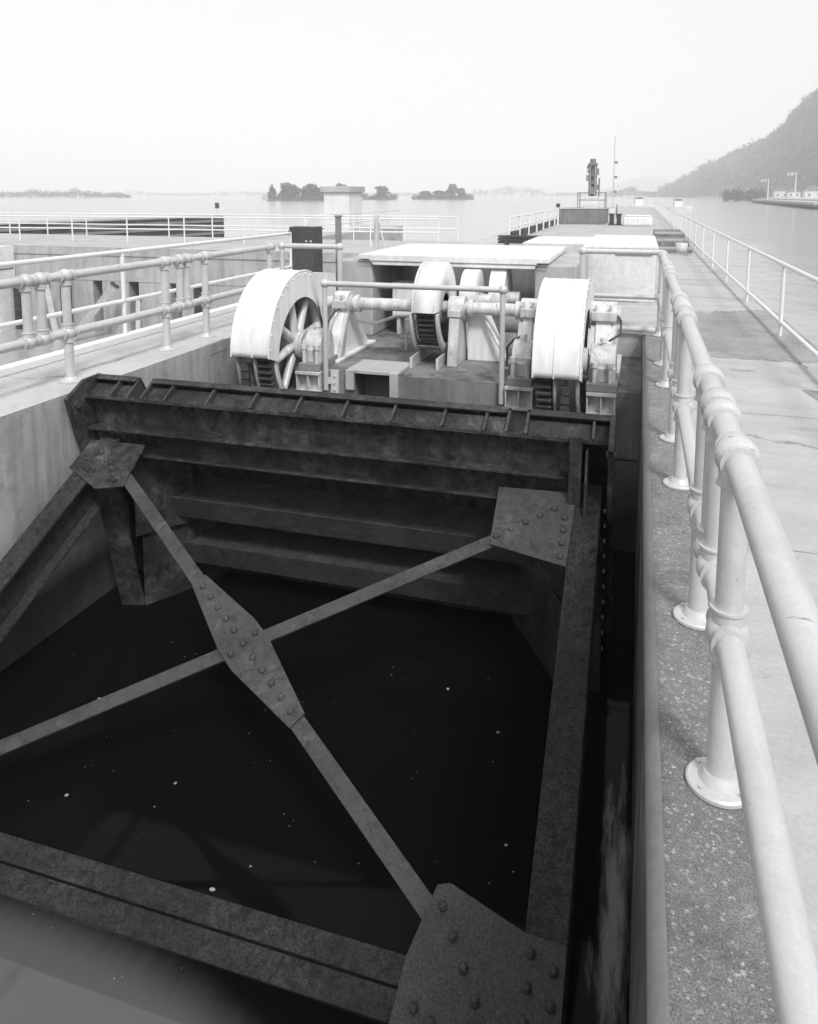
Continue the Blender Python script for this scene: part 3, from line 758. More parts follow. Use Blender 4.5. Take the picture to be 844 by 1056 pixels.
def reducer(x, y, r, label):
    t = thing('reduction_gear', label, 'gear unit', (x, y, DZ), 'reduction gears under the roof')
    h = MB(); h.ring((x-.12, y, .42), [(0,.05),(0,r),(.24,r),(.24,.05)], 36); h.build('gear_case', M['white'], t, .01)
    MB().box(x-.1, x+.1, y-.2, y+.2, DZ+.004, .35).build('stand', M['silver'], t)
    q = MB(); q.tube((x+.12, y, .35), (x+.3, y, .35), .1, n=16); q.build('coupling', M['silver'], t)
reducer(-2.42, 11.3, .4, 'white round gear case just behind the central gear')
reducer(-2.05, 11.7, .42, 'white round gear case deeper under the roof near the right pier')
t = thing('electric_motor', 'grey electric motor on the deck under the roof slab', 'motor', (-1.75, 11.3, DZ))
m = MB(); m.tube((-1.98, 11.4, .02), (-1.58, 11.4, .02), .2, n=24); m.build('casing', M['midgrey'], t)
m = MB(); m.box(-1.95, -1.62, 11.25, 11.55, DZ+.004, -.12); m.tube((-1.58, 11.4, .02), (-1.52, 11.4, .02), .12, n=20); m.build('foot', M['drum'], t)
t = thing('control_cabinet', 'white control cabinet in the shade left of the central gear', 'cabinet', (-3.55, 12, DZ))
MB().box(-3.86, -3.2, 11.75, 12.1, -.05, .52).build('box', M['white'], t, .012)
MB().box(-3.8, -3.26, 11.735, 11.752, .0, .46).build('door', M['white'], t, .005)
for x in (-3.8, -3.28): MB().box(x, x+.06, 11.8, 12.05, DZ+.004, -.05).build('leg', M['silver'], t)
t = thing('conduit', 'bent pale conduit on the deck between the left pedestal and the central gear', 'pipe', (-3.6, 10.9, DZ))
MB().path([(-3.9, 10.2, .12), (-3.6, 10.25, .1), (-3.3, 10.3, .22), (-2.95, 10.3, .22), (-2.95, 10.3, DZ)], .024).build('pipe', M['silver'], t)
t = thing('junction_box', 'small box with thin legs on the deck left of the central gear', 'box', (-3.25, 10.7, DZ))
MB().box(-3.3, -3.05, 10.6, 10.8, -.1, .12).build('box', M['drum'], t, .008)
for x in (-3.29, -3.09): MB().box(x, x+.025, 10.61, 10.64, DZ+.004, -.1).build('leg', M['silver'], t)
t = thing('brace_rod', 'slanted silver stay rod leaning on the deck left of the right pedestal', 'rod', (-2.0, 10.9, DZ))
MB().path([(-1.98, 10.1, .25), (-1.62, 10.0, DZ+.02)], .025).build('rod', M['silver'], t)

for pts, lb in (([(-4.0, 9.3, .2), (-4.0, 9.6, .34), (-4.02, 9.9, .36), (-4.02, 9.9, .5)], 'thin grease pipe rising from the bearing block beside the left wheel'),
                ([(-1.36, 9.3, .2), (-1.5, 9.6, .1), (-1.62, 9.8, -.05), (-1.62, 9.8, DZ)], 'thin grease pipe curling down behind the guard rail post on the right'),
                ([(-.3, 9.3, .2), (-.18, 9.5, .25), (-.18, 9.9, .35), (-.3, 10.0, .5)], 'thin grease pipe on the bearing block nearest the walkway')):
    t = thing('grease_pipe', lb, 'pipe', pts[0], 'grease pipes of the hoist'); MB().path(pts, .014, 8).build('pipe', M['grease'], t)
    b = MB(); b.tube(Vector(pts[-1])-Vector((0, 0, .02)), Vector(pts[-1])+Vector((0, 0, .035)), .028, n=10); b.build('fitting', M['silver'], t)

# dark cabinet and poles at the left rear
t = thing('electrical_cabinet', 'dark grey electrical cabinet at the end of the left handrail', 'cabinet', (-6.35, 13.7, 0))
MB().box(-6.62, -6.02, 13.62, 13.9, .0, 1.33).build('case', M['dark'], t, .02)
d = MB(); d.box(-6.58, -6.06, 13.6, 13.622, .1, 1.27); d.build('door', M['dark'], t, .006)
d = MB()
for x in (-6.24, -6.14): d.tube((x, 13.6, 1.05), (x, 13.585, 1.05), .022, n=10)
d.build('knob', M['silver'], t)
d = MB()
for z in (.25, .75, 1.2): d.box(-6.645, -6.62, 13.64, 13.7, z-.05, z+.05)
d.build('hinge', M['dark'], t)
t = thing('post', 'square grey post standing at the corner of the left machinery pier', 'post', (-4.62, 11.3, DZ))
MB().box(-4.66, -4.58, 11.26, 11.34, DZ, 1.6).build('shaft', M['midgrey'], t, .006); MB().box(-4.67, -4.57, 11.25, 11.35, 1.6, 1.625).build('cap', M['midgrey'], t)
t = thing('post', 'thinner pale post with a slanted stay behind the machinery house', 'post', (-5.6, 16, 0))
MB().box(-5.69, -5.6, 16, 16.09, 0, 1.5).build('shaft', M['silver'], t, .006)
MB().path([(-5.6, 16.05, 1.4), (-5.28, 16.05, .1)], .02).build('stay', M['silver'], t)

# ------------------------------------------------------------------ the big chamber on the left and its walls
t = thing('chamber_end_wall', 'pale concrete end wall of the left chamber with dark recesses under an overhang', 'wall', (-15, 24, -6))
f = MB(); f.box(-23.3, -6.802, 23.7, 31, -1.25, -.002); f.box(-60, -23.3, 23.9, 31, -6, -.002); f.build('upper_wall', M['pale'], t)
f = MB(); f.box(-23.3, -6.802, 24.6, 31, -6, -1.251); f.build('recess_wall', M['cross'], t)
for x0, x1 in ((-23.3,-21.97),(-21.7,-19.72),(-19.3,-18.12),(-17.68,-16.36),(-15.88,-15.18),(-14.82,-12.5),(-12.1,-6.81)):
    MB().box(x0, x1, 23.72, 24.598, -6, -1.252).build('pier_panel', M['pale'], t)
MB().add([(-60,23.9,.002),(-23.3,23.9,.002),(-23.3,23.7,.002),(-6.802,23.7,.002),(-6.802,31,.002),(-60,31,.002)], [(0,1,2,3,4,5)]).build('wall_top', M['walk'], t)
mb = MB(); mb.box(-23.28, -6.81, 23.66, 23.7, -.3, -.2); mb.build('rubbing_strip', M['pale'], t)
t = thing('chamber_side_wall', 'bright concrete side wall on the far left of the chamber', 'wall', (-23.4, 15, -6))
MB().box(-26, -23.3, -10, 23.68, -6, -.003).build('wall_body', M['house'], t)
mb = MB()
for z in (-.9, -1.6): mb.box(-23.3, -23.28, -10, 23.6, z, z+.06)
mb.build('joint', M['cross'], t)
def beam(name, a, b, w, mat, label, cat, group=None):
    t = thing(name, label, cat, a, group)
    d = Vector(b)-Vector(a); q = d.to_track_quat('Z', 'Y').to_matrix().to_4x4()
    MB().box(-w/2, w/2, -w/2, w/2, 0, d.length, Matrix.Translation(a) @ q).build('timber', M[mat], t, .01)
    e = MB(); e.box(-w*.7, w*.7, -w*.7, w*.7, d.length-.02, d.length+.06, Matrix.Translation(a) @ q); e.build('end_cap', M['dark'], t)
G = 'braces in the left chamber'
beam('timber_brace', (-19.9, 22.0, -3.6), (-21.2, 22.9, -1.2), .2, 'timber', 'pale slanted brace leaning left in the left chamber', 'brace', G)
beam('timber_brace', (-19.6, 21.8, -3.6), (-18.1, 22.9, -1.3), .24, 'timber', 'pale slanted brace leaning right in the left chamber', 'brace', G)
beam('timber_brace', (-16.7, 22.2, -3.6), (-17.5, 23.4, -1.9), .16, 'timber', 'short pale brace nearest the railing post in the left chamber', 'brace', G)
for i, (x, lb) in enumerate(((-23.0, 'upright dark fender timber beside the bright side wall'), (-20.8, 'upright dark fender timber behind the left slanted brace'), (-15.0, 'upright dark fender timber between the two longer braces and the short one'))):
    t = thing('fender_timber', lb, 'timber', (x, 23.4, -4), 'fender timbers on the chamber wall')
    MB().box(x-.14, x+.14, 23.36, 23.655, -4.5, -1.25).build('timber', M['timber_dark'], t, .01)
    for z in (-1.5, -2.1, -2.8): MB().tube((x, 23.36, z), (x, 23.33, z), .05, n=8).build('bolt', M['dark'], t)
t = thing('handrail', 'front white handrail along the end wall of the left chamber', 'railing', (-15, 26.4, 0))
plain_rail(t, (-44, 25.4, 0), (-7.2, 27.4, 0), 15, (1.05, .55), .03, M['railthin'])
t = thing('handrail', 'rear white handrail along the far edge of the chamber end wall', 'railing', (-15, 30.5, 0))
plain_rail(t, (-44, 30.5, 0), (-7.2, 30.6, 0), 17, (1.05, .55), .03, M['railthin'])
t = thing('guide_wall', 'long dark timber guide wall in the river beyond the left railings', 'wall', (-40, 52, -4))
g = MB()
A = Vector((-49, 12, 0)); B = Vector((-38.2, 64.5, 0)); d = (B-A).normalized(); q = Vector((-d.y, d.x, 0))
vs = [A, B, B+q*3, A+q*3]
g.add([v+Vector((0,0,-6)) for v in vs]+[v+Vector((0,0,-.12)) for v in vs], [(0,3,2,1),(4,5,6,7),(0,1,5,4),(1,2,6,5),(2,3,7,6),(3,0,4,7)])
g.build('timber_crib', M['timber_dark'], t)
g = MB()
for z in (-.5, -1.05, -1.65): g.bar(A-q*.06+Vector((0,0,z)), B-q*.06+Vector((0,0,z)), -q, .22, .1)
g.build('wale', M['midgrey'], t)
g = MB(); g.add([v+Vector((0,0,-.118)) for v in vs]+[v+Vector((0,0,.0)) for v in vs], [(0,3,2,1),(4,5,6,7),(0,1,5,4),(1,2,6,5),(2,3,7,6),(3,0,4,7)]); g.build('cap', M['walk'], t)
t = thing('marker_board', 'small dark square marker board on a pole out in the river', 'sign', (-62, 103, WL))
MB().box(-62.45, -61.75, 103, 103.06, -.1, .75).build('board', M['dark'], t, .01); MB().tube((-62.1, 103.08, WL), (-62.1, 103.08, .7), .05).build('pole', M['silver'], t)

# gauge house on its pier
t = thing('pier', 'low concrete pier under the white gauge house out on the left', 'pier', (-16.5, 38, -6))
MB().box(-18.2, -14.4, 31.02, 46, -6, 0).build('pier_body', M['walk'], t)
t = thing('gauge_house', 'small white gauge house with an overhanging flat roof on the left pier', 'hut', (-16.4, 40, 0))
MB().box(-16.8, -15.3, 39, 41, 0.002, 2.1).build('wall', M['railthin'], t, .01)
MB().box(-16.95, -15.15, 38.85, 41.15, 2.1, 2.42).build('roof', M['walk'], t, .02)
MB().box(-15.3, -15.285, 39.5, 40.4, .05, 1.95).build('door', M['white'], t)
t = thing('handrail', 'faint white handrail round the gauge house pier', 'railing', (-14.5, 38, 0))
plain_rail(t, (-14.5, 31.2, 0), (-14.5, 45.8, 0), 7, (1.0, .5), .03, M['railthin'])

# ------------------------------------------------------------------ far equipment on the pier
t = thing('plank_stack', 'low stack of dark planks on the pier behind the pale roof slab', 'plank stack', (-5, 30, 0))
for k in range(3):
    MB().box(-5.2, -3.55, 28.8, 29.3, .1+.11*k, .18+.11*k).build('plank', M['timber_dark'], t, .01)
mb = MB()
for x in (-4.95, -3.85): mb.box(x, x+.12, 28.85, 29.25, 0.002, .42)
mb.build('bearer', M['midgrey'], t)
t = thing('concrete_block', 'grey concrete block across the pier under the crane mast', 'concrete block', (-3.7, 54, 0))
MB().box(-5.3, -2.2, 52, 57, 0, 1.0).build('block_body', M['cross'], t, .03)
MB().box(-5.34, -2.16, 51.96, 57.04, 1.0, 1.06).build('block_cap', M['walk'], t, .01)
t = thing('hoist_tower', 'dark machinery tower on a white base standing on the far concrete block', 'tower', (-3.3, 54, 1.06))
MB().box(-3.75, -2.75, 53.3, 54.6, 1.06, 1.85).build('base', M['white'], t, .02)
f = MB()
for x in (-3.42, -2.98):
    for y in (53.7, 54.2): f.box(x-.04, x+.04, y-.04, y+.04, 1.85, 4.0)
for z in (2.1, 2.7, 3.2, 3.9): f.box(-3.48, -2.92, 53.64, 54.26, z, z+.07)
f.build('frame', M['midgrey'], t)
MB().tube((-3.2, 53.95, 1.85), (-3.2, 53.95, 3.9), .14, n=16).build('mast', M['midgrey'], t)
for x0, x1, y, z0, z1 in ((-3.62,-3.44,53.6,2.9,3.3), (-3.0,-2.8,53.7,2.3,2.65), (-3.55,-3.35,53.62,3.45,3.7), (-2.95,-2.78,53.65,3.3,3.75), (-3.3,-3.1,53.5,2.0,2.5)):
    MB().box(x0, x1, y, y+.3, z0, z1).build('casing', M['midgrey'], t, .02)
MB().tube((-2.75, 53.8, 1.85), (-2.75, 53.8, 3.1), .05, n=8).build('pipe', M['midgrey'], t)
h = MB(); h.box(-3.5, -2.9, 53.6, 54.3, 3.98, 4.12); h.tube((-3.2, 53.95, 4.1), (-3.2, 53.95, 4.4), .2, n=14); h.tube((-3.55, 53.9, 3.75), (-3.5, 53.9, 4.0), .06, n=8); h.build('head', M['midgrey'], t)
w = MB()
for x, y in ((-4.1, 53), (-2.3, 53), (-4.1, 55), (-2.3, 55)): w.tube((x, y, 1.06), (x, y, 2.1), .03, n=8)
for z in (1.6, 2.1):
    w.tube((-4.1, 53, z), (-2.3, 53, z), .025, n=8); w.tube((-4.1, 55, z), (-2.3, 55, z), .025, n=8); w.tube((-4.1, 53, z), (-4.1, 55, z), .025, n=8); w.tube((-2.3, 53, z), (-2.3, 55, z), .025, n=8)
w.build('handrail', M['midgrey'], t)
t = thing('flag_pole', 'thin pale pole with small lamps right of the dark machinery tower', 'pole', (-2.1, 60, 0))
MB().tube((-2.0, 60, 0), (-2.0, 60, 6.3), .05, .035, n=10).build('shaft', M['silver'], t)
for z in (2.2, 3.3, 4.4): MB().box(-1.97, -1.75, 59.95, 60.05, z-.1, z+.08).build('lamp', M['midgrey'], t, .01)
t = thing('beacon_post', 'small dark lantern on a white post at the left corner of the far block', 'lantern', (-5.1, 50, 0))
MB().tube((-5.1, 50, 0), (-5.1, 50, 1.15), .06).build('post', M['railthin'], t); MB().box(-5.22, -4.98, 49.9, 50.1, 1.15, 1.4).build('lantern', M['dark'], t, .02)
t = thing('utility_box', 'small white box on a dark stand right of the far concrete block', 'box', (-1.8, 54, 0))
MB().box(-2.05, -1.6, 54, 54.4, .45, 1.0).build('box', M['white'], t, .01); MB().box(-1.95, -1.7, 54.1, 54.3, 0.002, .45).build('stand', M['dark'], t)
MB().box(-1.58, -1.5, 53.95, 54.4, .4, 1.3).build('side_panel', M['midgrey'], t)
t = thing('storage_box', 'white rounded storage box on the far walkway', 'box', (-.3, 50, 0))
MB().box(-1.0, .75, 49.6, 50.8, .002, .6).build('body', M['white'], t, .12); MB().box(-.9, .65, 49.65, 50.75, .6, .68).build('lid', M['white'], t, .03)
for i, (x, lb) in enumerate(((-1.75, 'dark mooring bitt on the pier left of another, next to the white storage box'), (-1.3, 'dark mooring bitt immediately left of the white storage box'))):
    t = thing('mooring_bitt', lb, 'bitt', (x, 51, 0), 'mooring bitts on the pier')
    mb = MB(); mb.tube((x, 51, 0), (x, 51, .65), .14); mb.tube((x, 51, .65), (x, 51, .75), .19); mb.build('post', M['dark'], t)
    MB().box(x-.22, x+.22, 50.78, 51.22, .002, .06).build('base', M['dark'], t)
t = thing('floodwall_step', 'low grey concrete steps with pale caps beside the bucket on the walkway', 'steps', (1.1, 29, 0))
for k, (y0, y1, z) in enumerate(((26.9, 28.6, .12), (28.6, 31.5, .3), (31.5, 36, .42))):
    MB().box(.6, 1.72, y0, y1, .003, z).build('step', M['cross'], t, .01)
    MB().box(.58, 1.7, y0+.2, y0+.5, z, z+.05).build('cap', M['walk'], t)
t = thing('bucket', 'small pale bucket standing on the walkway by the river handrail', 'bucket', (1.35, 26.2, 0))
MB().ring((1.35, 26.4, .004), [(0,.0),(0,.15),(.38,.2),(.38,.185),(.02,.14),(.02,0)], 20, 'Z').build('body', M['silver'], t)
MB().box(1.0, 1.65, 26.15, 26.2, .004, .05).build('toe_board', M['walk'], t)

# boats moored near the end of the pier
def boat(x, y, L, lb, cab):
    t = thing('moored_boat', lb, 'boat', (x, y, WL), 'boats on the water past the pier')
    h = MB(); n = 10; vs = []
    for i in range(n+1):
        u = i/n; w = 1.1*(1-(max(0, u-.45)/.55)**2.2)+.02
        yy = y+L*u
        vs += [(x-w*.75, yy, WL-.2), (x-w, yy, WL+.75+.25*u), (x+w, yy, WL+.75+.25*u), (x+w*.75, yy, WL-.2)]
    fs = []
    for i in range(n):
        for j in range(3): fs.append((4*i+j, 4*i+j+1, 4*i+j+5, 4*i+j+4))
    fs += [(0, 1, 2, 3), tuple(4*n+k for k in (3, 2, 1, 0))]
    h.add(vs, fs); h.build('hull', M['white'], t)
    MB().box(x-.7, x+.7, y+L*.2, y+L*.55, WL+.7, WL+cab).build('cabin', M['white'], t, .08)
    MB().box(x-.72, x+.72, y+L*.22, y+L*.52, WL+cab-.65, WL+cab-.25).build('window', M['dark'], t)
    MB().box(x-.85, x+.85, y+L*.15, y+L*.58, WL+cab, WL+cab+.08).build('roof', M['white'], t, .02)
    t.rotation_euler = (0, 0, R(-72))
boat(8.2, 240, 7, 'white cabin boat on the water past the far end of the river handrail', 3.2)
boat(-3.4, 262, 8, 'white boat beyond the pier end, above the white storage box', 3.6)

# ------------------------------------------------------------------ far right bank: dock, lamp posts, houses
t = thing('dock_wall', 'long low grey dock wall across the water below the hill', 'wall', (70, 350, -3))
A = Vector((58, 452, 0)); B = Vector((49, 250, 0)); q = Vector((1, 0, 0))
g = MB(); vs = [B, A, A+Vector((60, 8, 0)), B+Vector((90, 0, 0))]
g.add([v+Vector((0,0,-6)) for v in vs]+[v+Vector((0,0,-.9)) for v in vs], [(0,3,2,1),(4,5,6,7),(0,1,5,4),(1,2,6,5),(2,3,7,6),(3,0,4,7)]); g.build('wall_body', M['cross'], t)
g = MB(); g.add([v+Vector((0,0,-.899)) for v in vs]+[v+Vector((0,0,-.3)) for v in vs], [(0,3,2,1),(4,5,6,7),(0,1,5,4),(1,2,6,5),(2,3,7,6),(3,0,4,7)]); g.build('cap', M['walk'], t)
def lamp(x, y, h, lb):
    t = thing('lamp_post', lb, 'lamp post', (x, y, -.3), 'lamp posts on the dock')
    MB().tube((x, y, -.3), (x, y, h), .28, .2, n=10).build('pole', M['railthin'], t)
    MB().tube((x, y, h-.2), (x-3, y, h-.1), .12, n=8).build('arm', M['railthin'], t)
    for dx in (-3, -1.6): MB().box(x+dx-.4, x+dx+.4, y-.3, y+.3, h-1.3, h-.2).build('lamp_head', M['silver'], t, .05)
lamp(59.8, 410, 9.5, 'shorter pale lamp post on the far dock, left of the other')
lamp(64, 365, 11.5, 'taller pale lamp post on the far dock, near the picture edge')

# ------------------------------------------------------------------ hills and woods
def hgt(px, py):
    """bluff height over the river plane: ridge east of the river"""
    return 0
def hill_mesh(name, prof, dist0, dist1, z0):
    pass
import mathutils
def nz(x, y, s, seed=0): return mathutils.noise.noise(Vector((x*s+seed, y*s, seed*1.7)))
# bluff described by its crest: (X, Y, height)
crest = [(40, 1900, 10), (75, 1750, 30), (110, 1600, 54), (150, 1450, 76), (190, 1300, 97), (205, 1250, 114), (213, 1220, 130), (226, 1180, 145), (250, 1080, 165), (265, 1000, 185), (285, 930, 205), (330, 880, 225), (420, 820, 235), (520, 700, 235)]
foot = [(38, 1500), (60, 1330), (82, 1150), (105, 1000), (120, 880), (130, 780), (140, 690), (150, 620), (165, 560), (190, 500), (230, 440), (290, 380)]
nu, nvv = 110, 40
def lerp_list(L, u):
    f = u*(len(L)-1); i = min(int(f), len(L)-2); k = f-i
    return [a+(b-a)*k for a, b in zip(L[i], L[i+1])]
hv = []; hillpts = []
for i in range(nu+1):
    u = i/nu; c = lerp_list(crest, u); f = lerp_list(foot, u)
    for j in range(nvv+1):
        v = j/nvv
        x = f[0]+(c[0]-f[0])*v; y = f[1]+(c[1]-f[1])*v
        z = WL-.5 + (c[2]+2)*(v**1.25)
        if 0 < v: z += (nz(x, y, .012, 3)*14+nz(x, y, .035, 5)*5)*min(1, v*2)*c[2]/140
        hv.append((x, y, z))
hf = []
W = nvv+1
for i in range(nu):
    for j in range(nvv): hf.append((i*W+j, (i+1)*W+j, (i+1)*W+j+1, i*W+j+1))
# back slope
o = MB().add(hv, hf, True).build('hills', M['hill']); tag(o, kind='structure')
def clump(mb, x, y, z, r, h, n, rnd):
    """a crown of leaf-sized faces spread through a rounded volume"""
    for k in range(n):
        a = rnd.uniform(0, 2*PI); cz = rnd.uniform(-1, 1); rr = rnd.random()**.4
        q = math.sqrt(1-cz*cz)
        p = Vector((x+r*rr*q*math.cos(a), y+r*rr*q*math.sin(a), z+h*.5+h*.5*rr*cz))
        s = r*rnd.uniform(.12, .3)
        d1 = Vector((rnd.uniform(-1, 1), rnd.uniform(-1, 1), rnd.uniform(-.6, .6))).normalized()*s
        d2 = Vector((rnd.uniform(-1, 1), rnd.uniform(-1, 1), rnd.uniform(-1, 1))).normalized()*s
        mb.add([p-d1, p+d2, p+d1, p-d2], [(0, 1, 2, 3)])
rnd = random.Random(5)
fw = MB()
for k in range(5600):
    u = rnd.random(); v = rnd.random()**.9
    i = min(int(u*nu), nu-1); j = min(int(v*nvv), nvv-1); a = u*nu-i; b = v*nvv-j
    x, y, z = [(hv[i*W+j][q]*(1-a)+hv[(i+1)*W+j][q]*a)*(1-b)+(hv[i*W+j+1][q]*(1-a)+hv[(i+1)*W+j+1][q]*a)*b for q in range(3)]
    if v < .1 and rnd.random() < .35: continue
    r = rnd.uniform(2.5, 5.5)*(1.5 if rnd.random() < .15 else 1); clump(fw, x, y, z-2, r, r*rnd.uniform(1.5, 2.6), 20, rnd)
tag(fw.build('forest', M['leaf_dark']), 'leafy wood covering the steep bluff on the right bank', 'forest', kind='stuff')
# distant second ridge left of the bluff
rv = []; rf = []
for i in range(61):
    u = i/60; x = -330+900*u; y = 3400+200*math.sin(u*5)
    h = 95*math.exp(-((u-.38)/.2)**2)+30*math.exp(-((u-.7)/.2)**2)+10*nz(x, y, .006, 2)
    rv += [(x, y, WL-1), (x, y+500, h*.0+max(2, h)), (x, y+1200, WL-1)]
for i in range(60):
    for j in range(2): rf.append((3*i+j, 3*i+3+j, 3*i+4+j, 3*i+1+j))
tag(MB().add(rv, rf, True).build('distant_ridge', M['hill']), kind='structure')
# pale strip of bank below the bluff
def ground_poly(name, pts, z, mat): return tag(MB().add([(x, y, WL-.4) for x, y in pts]+[(x, y, z) for x, y in pts], [tuple(range(len(pts), 2*len(pts)))]+[(i, (i+1) % len(pts), len(pts)+(i+1) % len(pts), len(pts)+i) for i in range(len(pts))]).build(name, mat), kind='structure')
ground_poly('river_bank', [(60, 448), (64, 260), (260, 260), (330, 380), (330, 500), (180, 640), (130, 900), (85, 1300), (72, 1300), (100, 880), (118, 640), (95, 560)], 0.2, M['shore'])
def house(x, y, w, d, h, lb, rot=0):
    t = thing('house', lb, 'house', (x, y, 0), 'houses at the foot of the bluff')
    z0 = .2
    MB().box(x-w/2, x+w/2, y-d/2, y+d/2, z0, z0+h).build('wall', M['house'], t)
    MB().prism([(x-w/2-.5, z0+h), (x+w/2+.5, z0+h), (x, z0+h+w*.32)], y-d/2-.4, y+d/2+.4, 'Y').build('roof', M['roof'], t)
    for k in (-1, 1): MB().box(x+k*w*.25-.6, x+k*w*.25+.6, y-d/2-.05, y-d/2-.001, z0+1, z0+2.4).build('window', M['dark'], t)
house(95.7, 600, 9, 8, 4.5, 'white house at the foot of the bluff between the two lamp posts')
house(100.4, 580, 8, 8, 3.6, 'low white house at the foot of the bluff, close behind the taller lamp post')
house(101, 520, 10, 8, 4.2, 'white house at the foot of the bluff nearest the right edge of the picture')

# trees with trunk, limbs and crown
def tree(x, y, z, h, w, lb, grp, cat='tree', n=2600, seed=1):
    rd = random.Random(seed)
    t = thing('tree', lb, cat, (x, y, z), grp)
    tr = MB(); tr.tube((x, y, z-.3), (x+w*.03, y, z+h*.55), h*.025, h*.012, n=8)
    for k in range(5):
        a = rd.uniform(0, 2*PI); zz = z+h*rd.uniform(.25, .5)
        tr.tube((x, y, zz), (x+w*.3*math.cos(a), y+w*.3*math.sin(a), zz+h*.25), h*.012, h*.005, n=6)
    tr.build('trunk', M['bark'], t)
    c = MB()
    for k in range(22):
        a = rd.uniform(0, 2*PI); u = rd.random()*.95; rr = rd.uniform(.0, .36)*w*(1.15-.8*abs(u-.4))
        zz = z+h*(.06+.66*u)
        clump(c, x+rr*math.cos(a), y+rr*math.sin(a), zz, w*rd.uniform(.14, .28), h*rd.uniform(.16, .3), n//22, rd)
    c.build('crown', M['leaf'], t)
    return t
def at_px(px, Y, z=WL):
    """world X at depth Y for a bearing given in photograph columns (used only to lay out far scenery)"""
    psi = R(16.916); a = math.atan((px-422)/786.0)-psi
    return Y*math.tan(a)
isl = [('first', 272, 338, 520), ('second', 345, 402, 640), ('third', 425, 484, 700)]
nm = {0: 'left', 1: 'middle', 2: 'right'}
for k, (_, p0, p1, Y) in enumerate(isl):
    x0, x1 = at_px(p0-3, Y), at_px(p1+3, Y)
    n = 14; pts = [( (x0+x1)/2+(x1-x0)/2*math.cos(2*PI*i/n), Y+10+14*math.sin(2*PI*i/n)) for i in range(n)]
    ground_poly('island_ground', pts, WL+.9, M['hill'])
    u = MB(); rr = random.Random(k)
    for i in range(130): clump(u, rr.uniform(x0+1, x1-1), Y+rr.uniform(0, 16), WL+.4, rr.uniform(1.4, 3), rr.uniform(2.5, 6), 26, rr)
    tag(u.build('island_scrub', M['leaf']), 'low scrub covering the %s wooded island in the river' % nm[k], 'scrub', kind='stuff')
T_ = [(277, 520, 11.5, 6, 'slender tree at the left tip of the left island'), (290, 525, 13, 9, 'tall tree second from the left on the left island'), (299, 522, 12.5, 9, 'broad tree in the middle of the left island'),
      (313, 528, 10.5, 10, 'rounded tree left of the gap on the left island'), (322, 521, 11.5, 11, 'largest rounded tree on the right half of the left island'), (331, 526, 9, 8, 'lower tree at the right end of the left island'),
      (351, 640, 15, 9, 'tall tree rising above the roof of the gauge house'), (368, 645, 10, 9, 'tree just right of the gauge house roof peak'), (392, 640, 11, 12, 'tree at the right end of the middle island'),
      (437, 700, 7.5, 13, 'low tree at the left end of the right island'), (452, 705, 8, 13, 'low tree left of the tallest on the right island'), (466, 700, 14.5, 11, 'tallest tree on the right island'), (475, 704, 10, 10, 'tree at the right end of the right island')]
for i, (px, Y, h, w, lb) in enumerate(T_): tree(at_px(px, Y), Y+6, WL+.8, h*1.06, w*1.3, lb, 'trees on the river islands', seed=20+i)
# far shores: continuous low woods
fs = MB(); rr = random.Random(9)
for k in range(900):
    px = rr.uniform(-30, 135); Y = rr.uniform(900, 1000); hh = 9 + 9*abs(nz(px, 0, .07, 4)) - max(0, px-85)*.12 + rr.uniform(-2, 2)
    clump(fs, at_px(px, Y), Y, WL, rr.uniform(3, 5), max(3, hh), 9, rr)
for k in range(800):
    px = rr.uniform(130, 640); Y = rr.uniform(2100, 2500); hh = 12+18*max(0, nz(px, 0, .018, 7)) + (9 if 490 < px < 560 else 0)
    clump(fs, at_px(px, Y), Y, WL, rr.uniform(7, 14), hh, 9, rr)
for k in range(240):
    px = rr.uniform(628, 700); Y = rr.uniform(1450, 1700); hh = 12+16*max(0, nz(px, 0, .05, 2))
    clump(fs, at_px(px, Y), Y, WL, rr.uniform(5, 9), hh, 10, rr)
for k in range(60):
    px = rr.uniform(748, 786); Y = rr.uniform(560, 620)
    clump(fs, at_px(px, Y), Y, WL, rr.uniform(3, 5), rr.uniform(5, 10), 22, rr)
tag(fs.build('shore_woods', M['leaf_dark']), 'low hazy woods along the far river shores', 'woods', kind='stuff')

# floating specks on the pit water
fl = MB(); rr = random.Random(3)
for k in range(85):
    x, y = rr.uniform(-4.9, -.6), rr.uniform(2.6, 6.2); r = rr.uniform(.0025, .006)*(2.6 if rr.random() < .1 else 1)
    fl.add([(x+r*math.cos(a*PI/3)*rr.uniform(.6, 1.6), y+r*math.sin(a*PI/3), WL+.012) for a in range(6)], [tuple(range(6))])
tag(fl.build('floating_specks', M['foam']), 'pale specks of foam floating on the dark pit water', 'foam', kind='stuff')

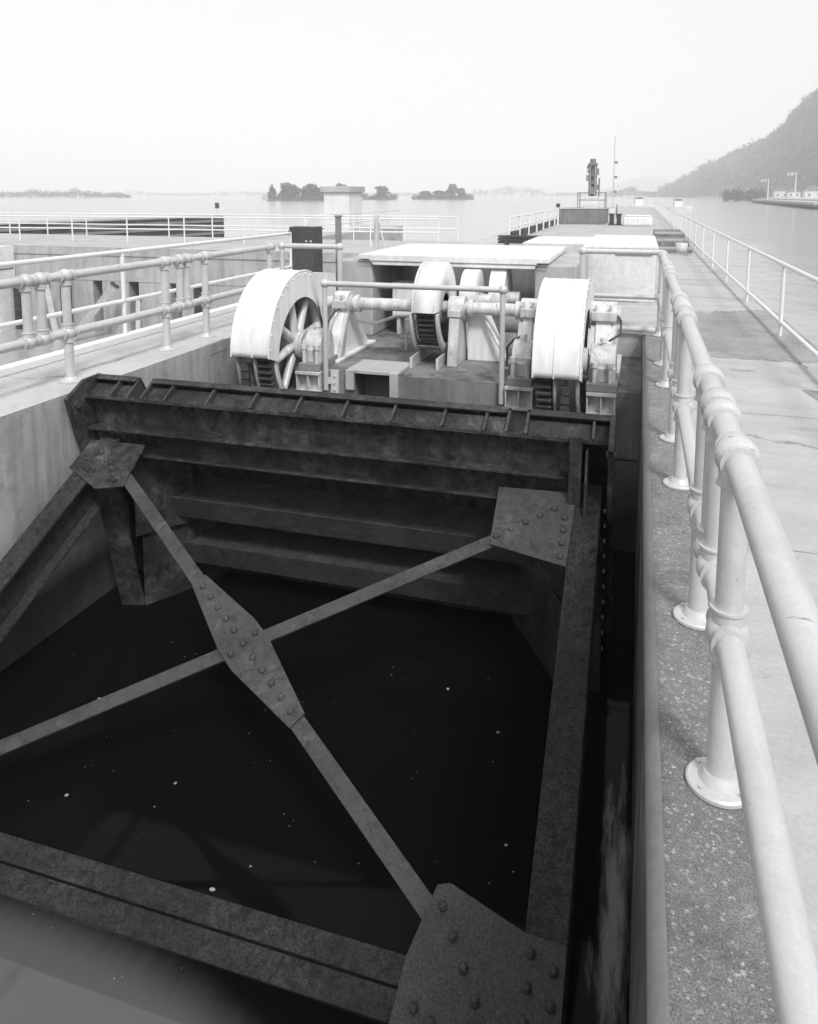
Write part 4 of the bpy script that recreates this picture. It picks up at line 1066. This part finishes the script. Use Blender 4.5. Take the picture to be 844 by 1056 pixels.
# ------------------------------------------------------------------ haze, sky, sun, camera
hz = MB().box(-2500, 2500, -120, 5200, -8.5, 285).build('haze', M['foam']); tag(hz, 'thin pale haze over the river valley', 'haze', kind='stuff')
m = bpy.data.materials.new('river_haze'); m.use_nodes = True; nt = m.node_tree
nt.nodes.remove(nt.nodes['Principled BSDF'])
pv = nt.nodes.new('ShaderNodeVolumePrincipled'); pv.inputs['Color'].default_value = (1, 1, 1, 1); pv.inputs['Density'].default_value = .00062
pv.inputs['Anisotropy'].default_value = 0
nt.links.new(pv.outputs[0], nt.nodes['Material Output'].inputs['Volume'])
hz.data.materials.clear(); hz.data.materials.append(m)

w = bpy.data.worlds.new('World'); scene.world = w; w.use_nodes = True; nt = w.node_tree
bg = nt.nodes['Background']
sky = nt.nodes.new('ShaderNodeTexSky'); sky.sky_type = 'NISHITA'; sky.sun_disc = False
SUN = Vector((.4, -.62, .85)).normalized()
sky.sun_elevation = math.asin(SUN.z); sky.sun_rotation = math.atan2(SUN.x, SUN.y)
sky.dust_density = 4; sky.air_density = 1.5
bw = nt.nodes.new('ShaderNodeRGBToBW'); nt.links.new(sky.outputs[0], bw.inputs[0])
mx = nt.nodes.new('ShaderNodeMix'); mx.data_type = 'RGBA'; mx.inputs['Factor'].default_value = .8
mx.inputs[7].default_value = (4.0, 4.0, 4.0, 1)        # even white cloud veil over the sky
nt.links.new(bw.outputs[0], mx.inputs[6]); nt.links.new(mx.outputs[2], bg.inputs['Color'])
bg.inputs['Strength'].default_value = .12
ld = bpy.data.lights.new('sun', 'SUN'); ld.energy = 1.5; ld.angle = R(11); ld.color = (1, 1, 1)
lo = bpy.data.objects.new('sun', ld); COL.objects.link(lo); lo.rotation_euler = SUN.to_track_quat('Z', 'Y').to_euler(); lo.location = (20, -20, 40)

cd = bpy.data.cameras.new('camera'); cam = bpy.data.objects.new('camera', cd); COL.objects.link(cam)
th = R(7.0); psi = R(16.916)
Fv = Vector((-math.sin(psi)*math.cos(th), math.cos(psi)*math.cos(th), -math.sin(th)))
cam.location = (0, 0, 1.95); cam.rotation_euler = Fv.to_track_quat('-Z', 'Y').to_euler()
cd.sensor_fit = 'AUTO'; cd.sensor_width = 36; cd.lens = 780/1056*36
cd.shift_y = -(528-296.77)/1056
cd.clip_start = .05; cd.clip_end = 20000
scene.camera = cam
scene.view_settings.view_transform = 'Standard'; scene.view_settings.look = 'None'; scene.view_settings.gamma = 1
scene.view_settings.exposure = 1.0
scene.cycles.max_bounces = 6; scene.cycles.volume_bounces = 2
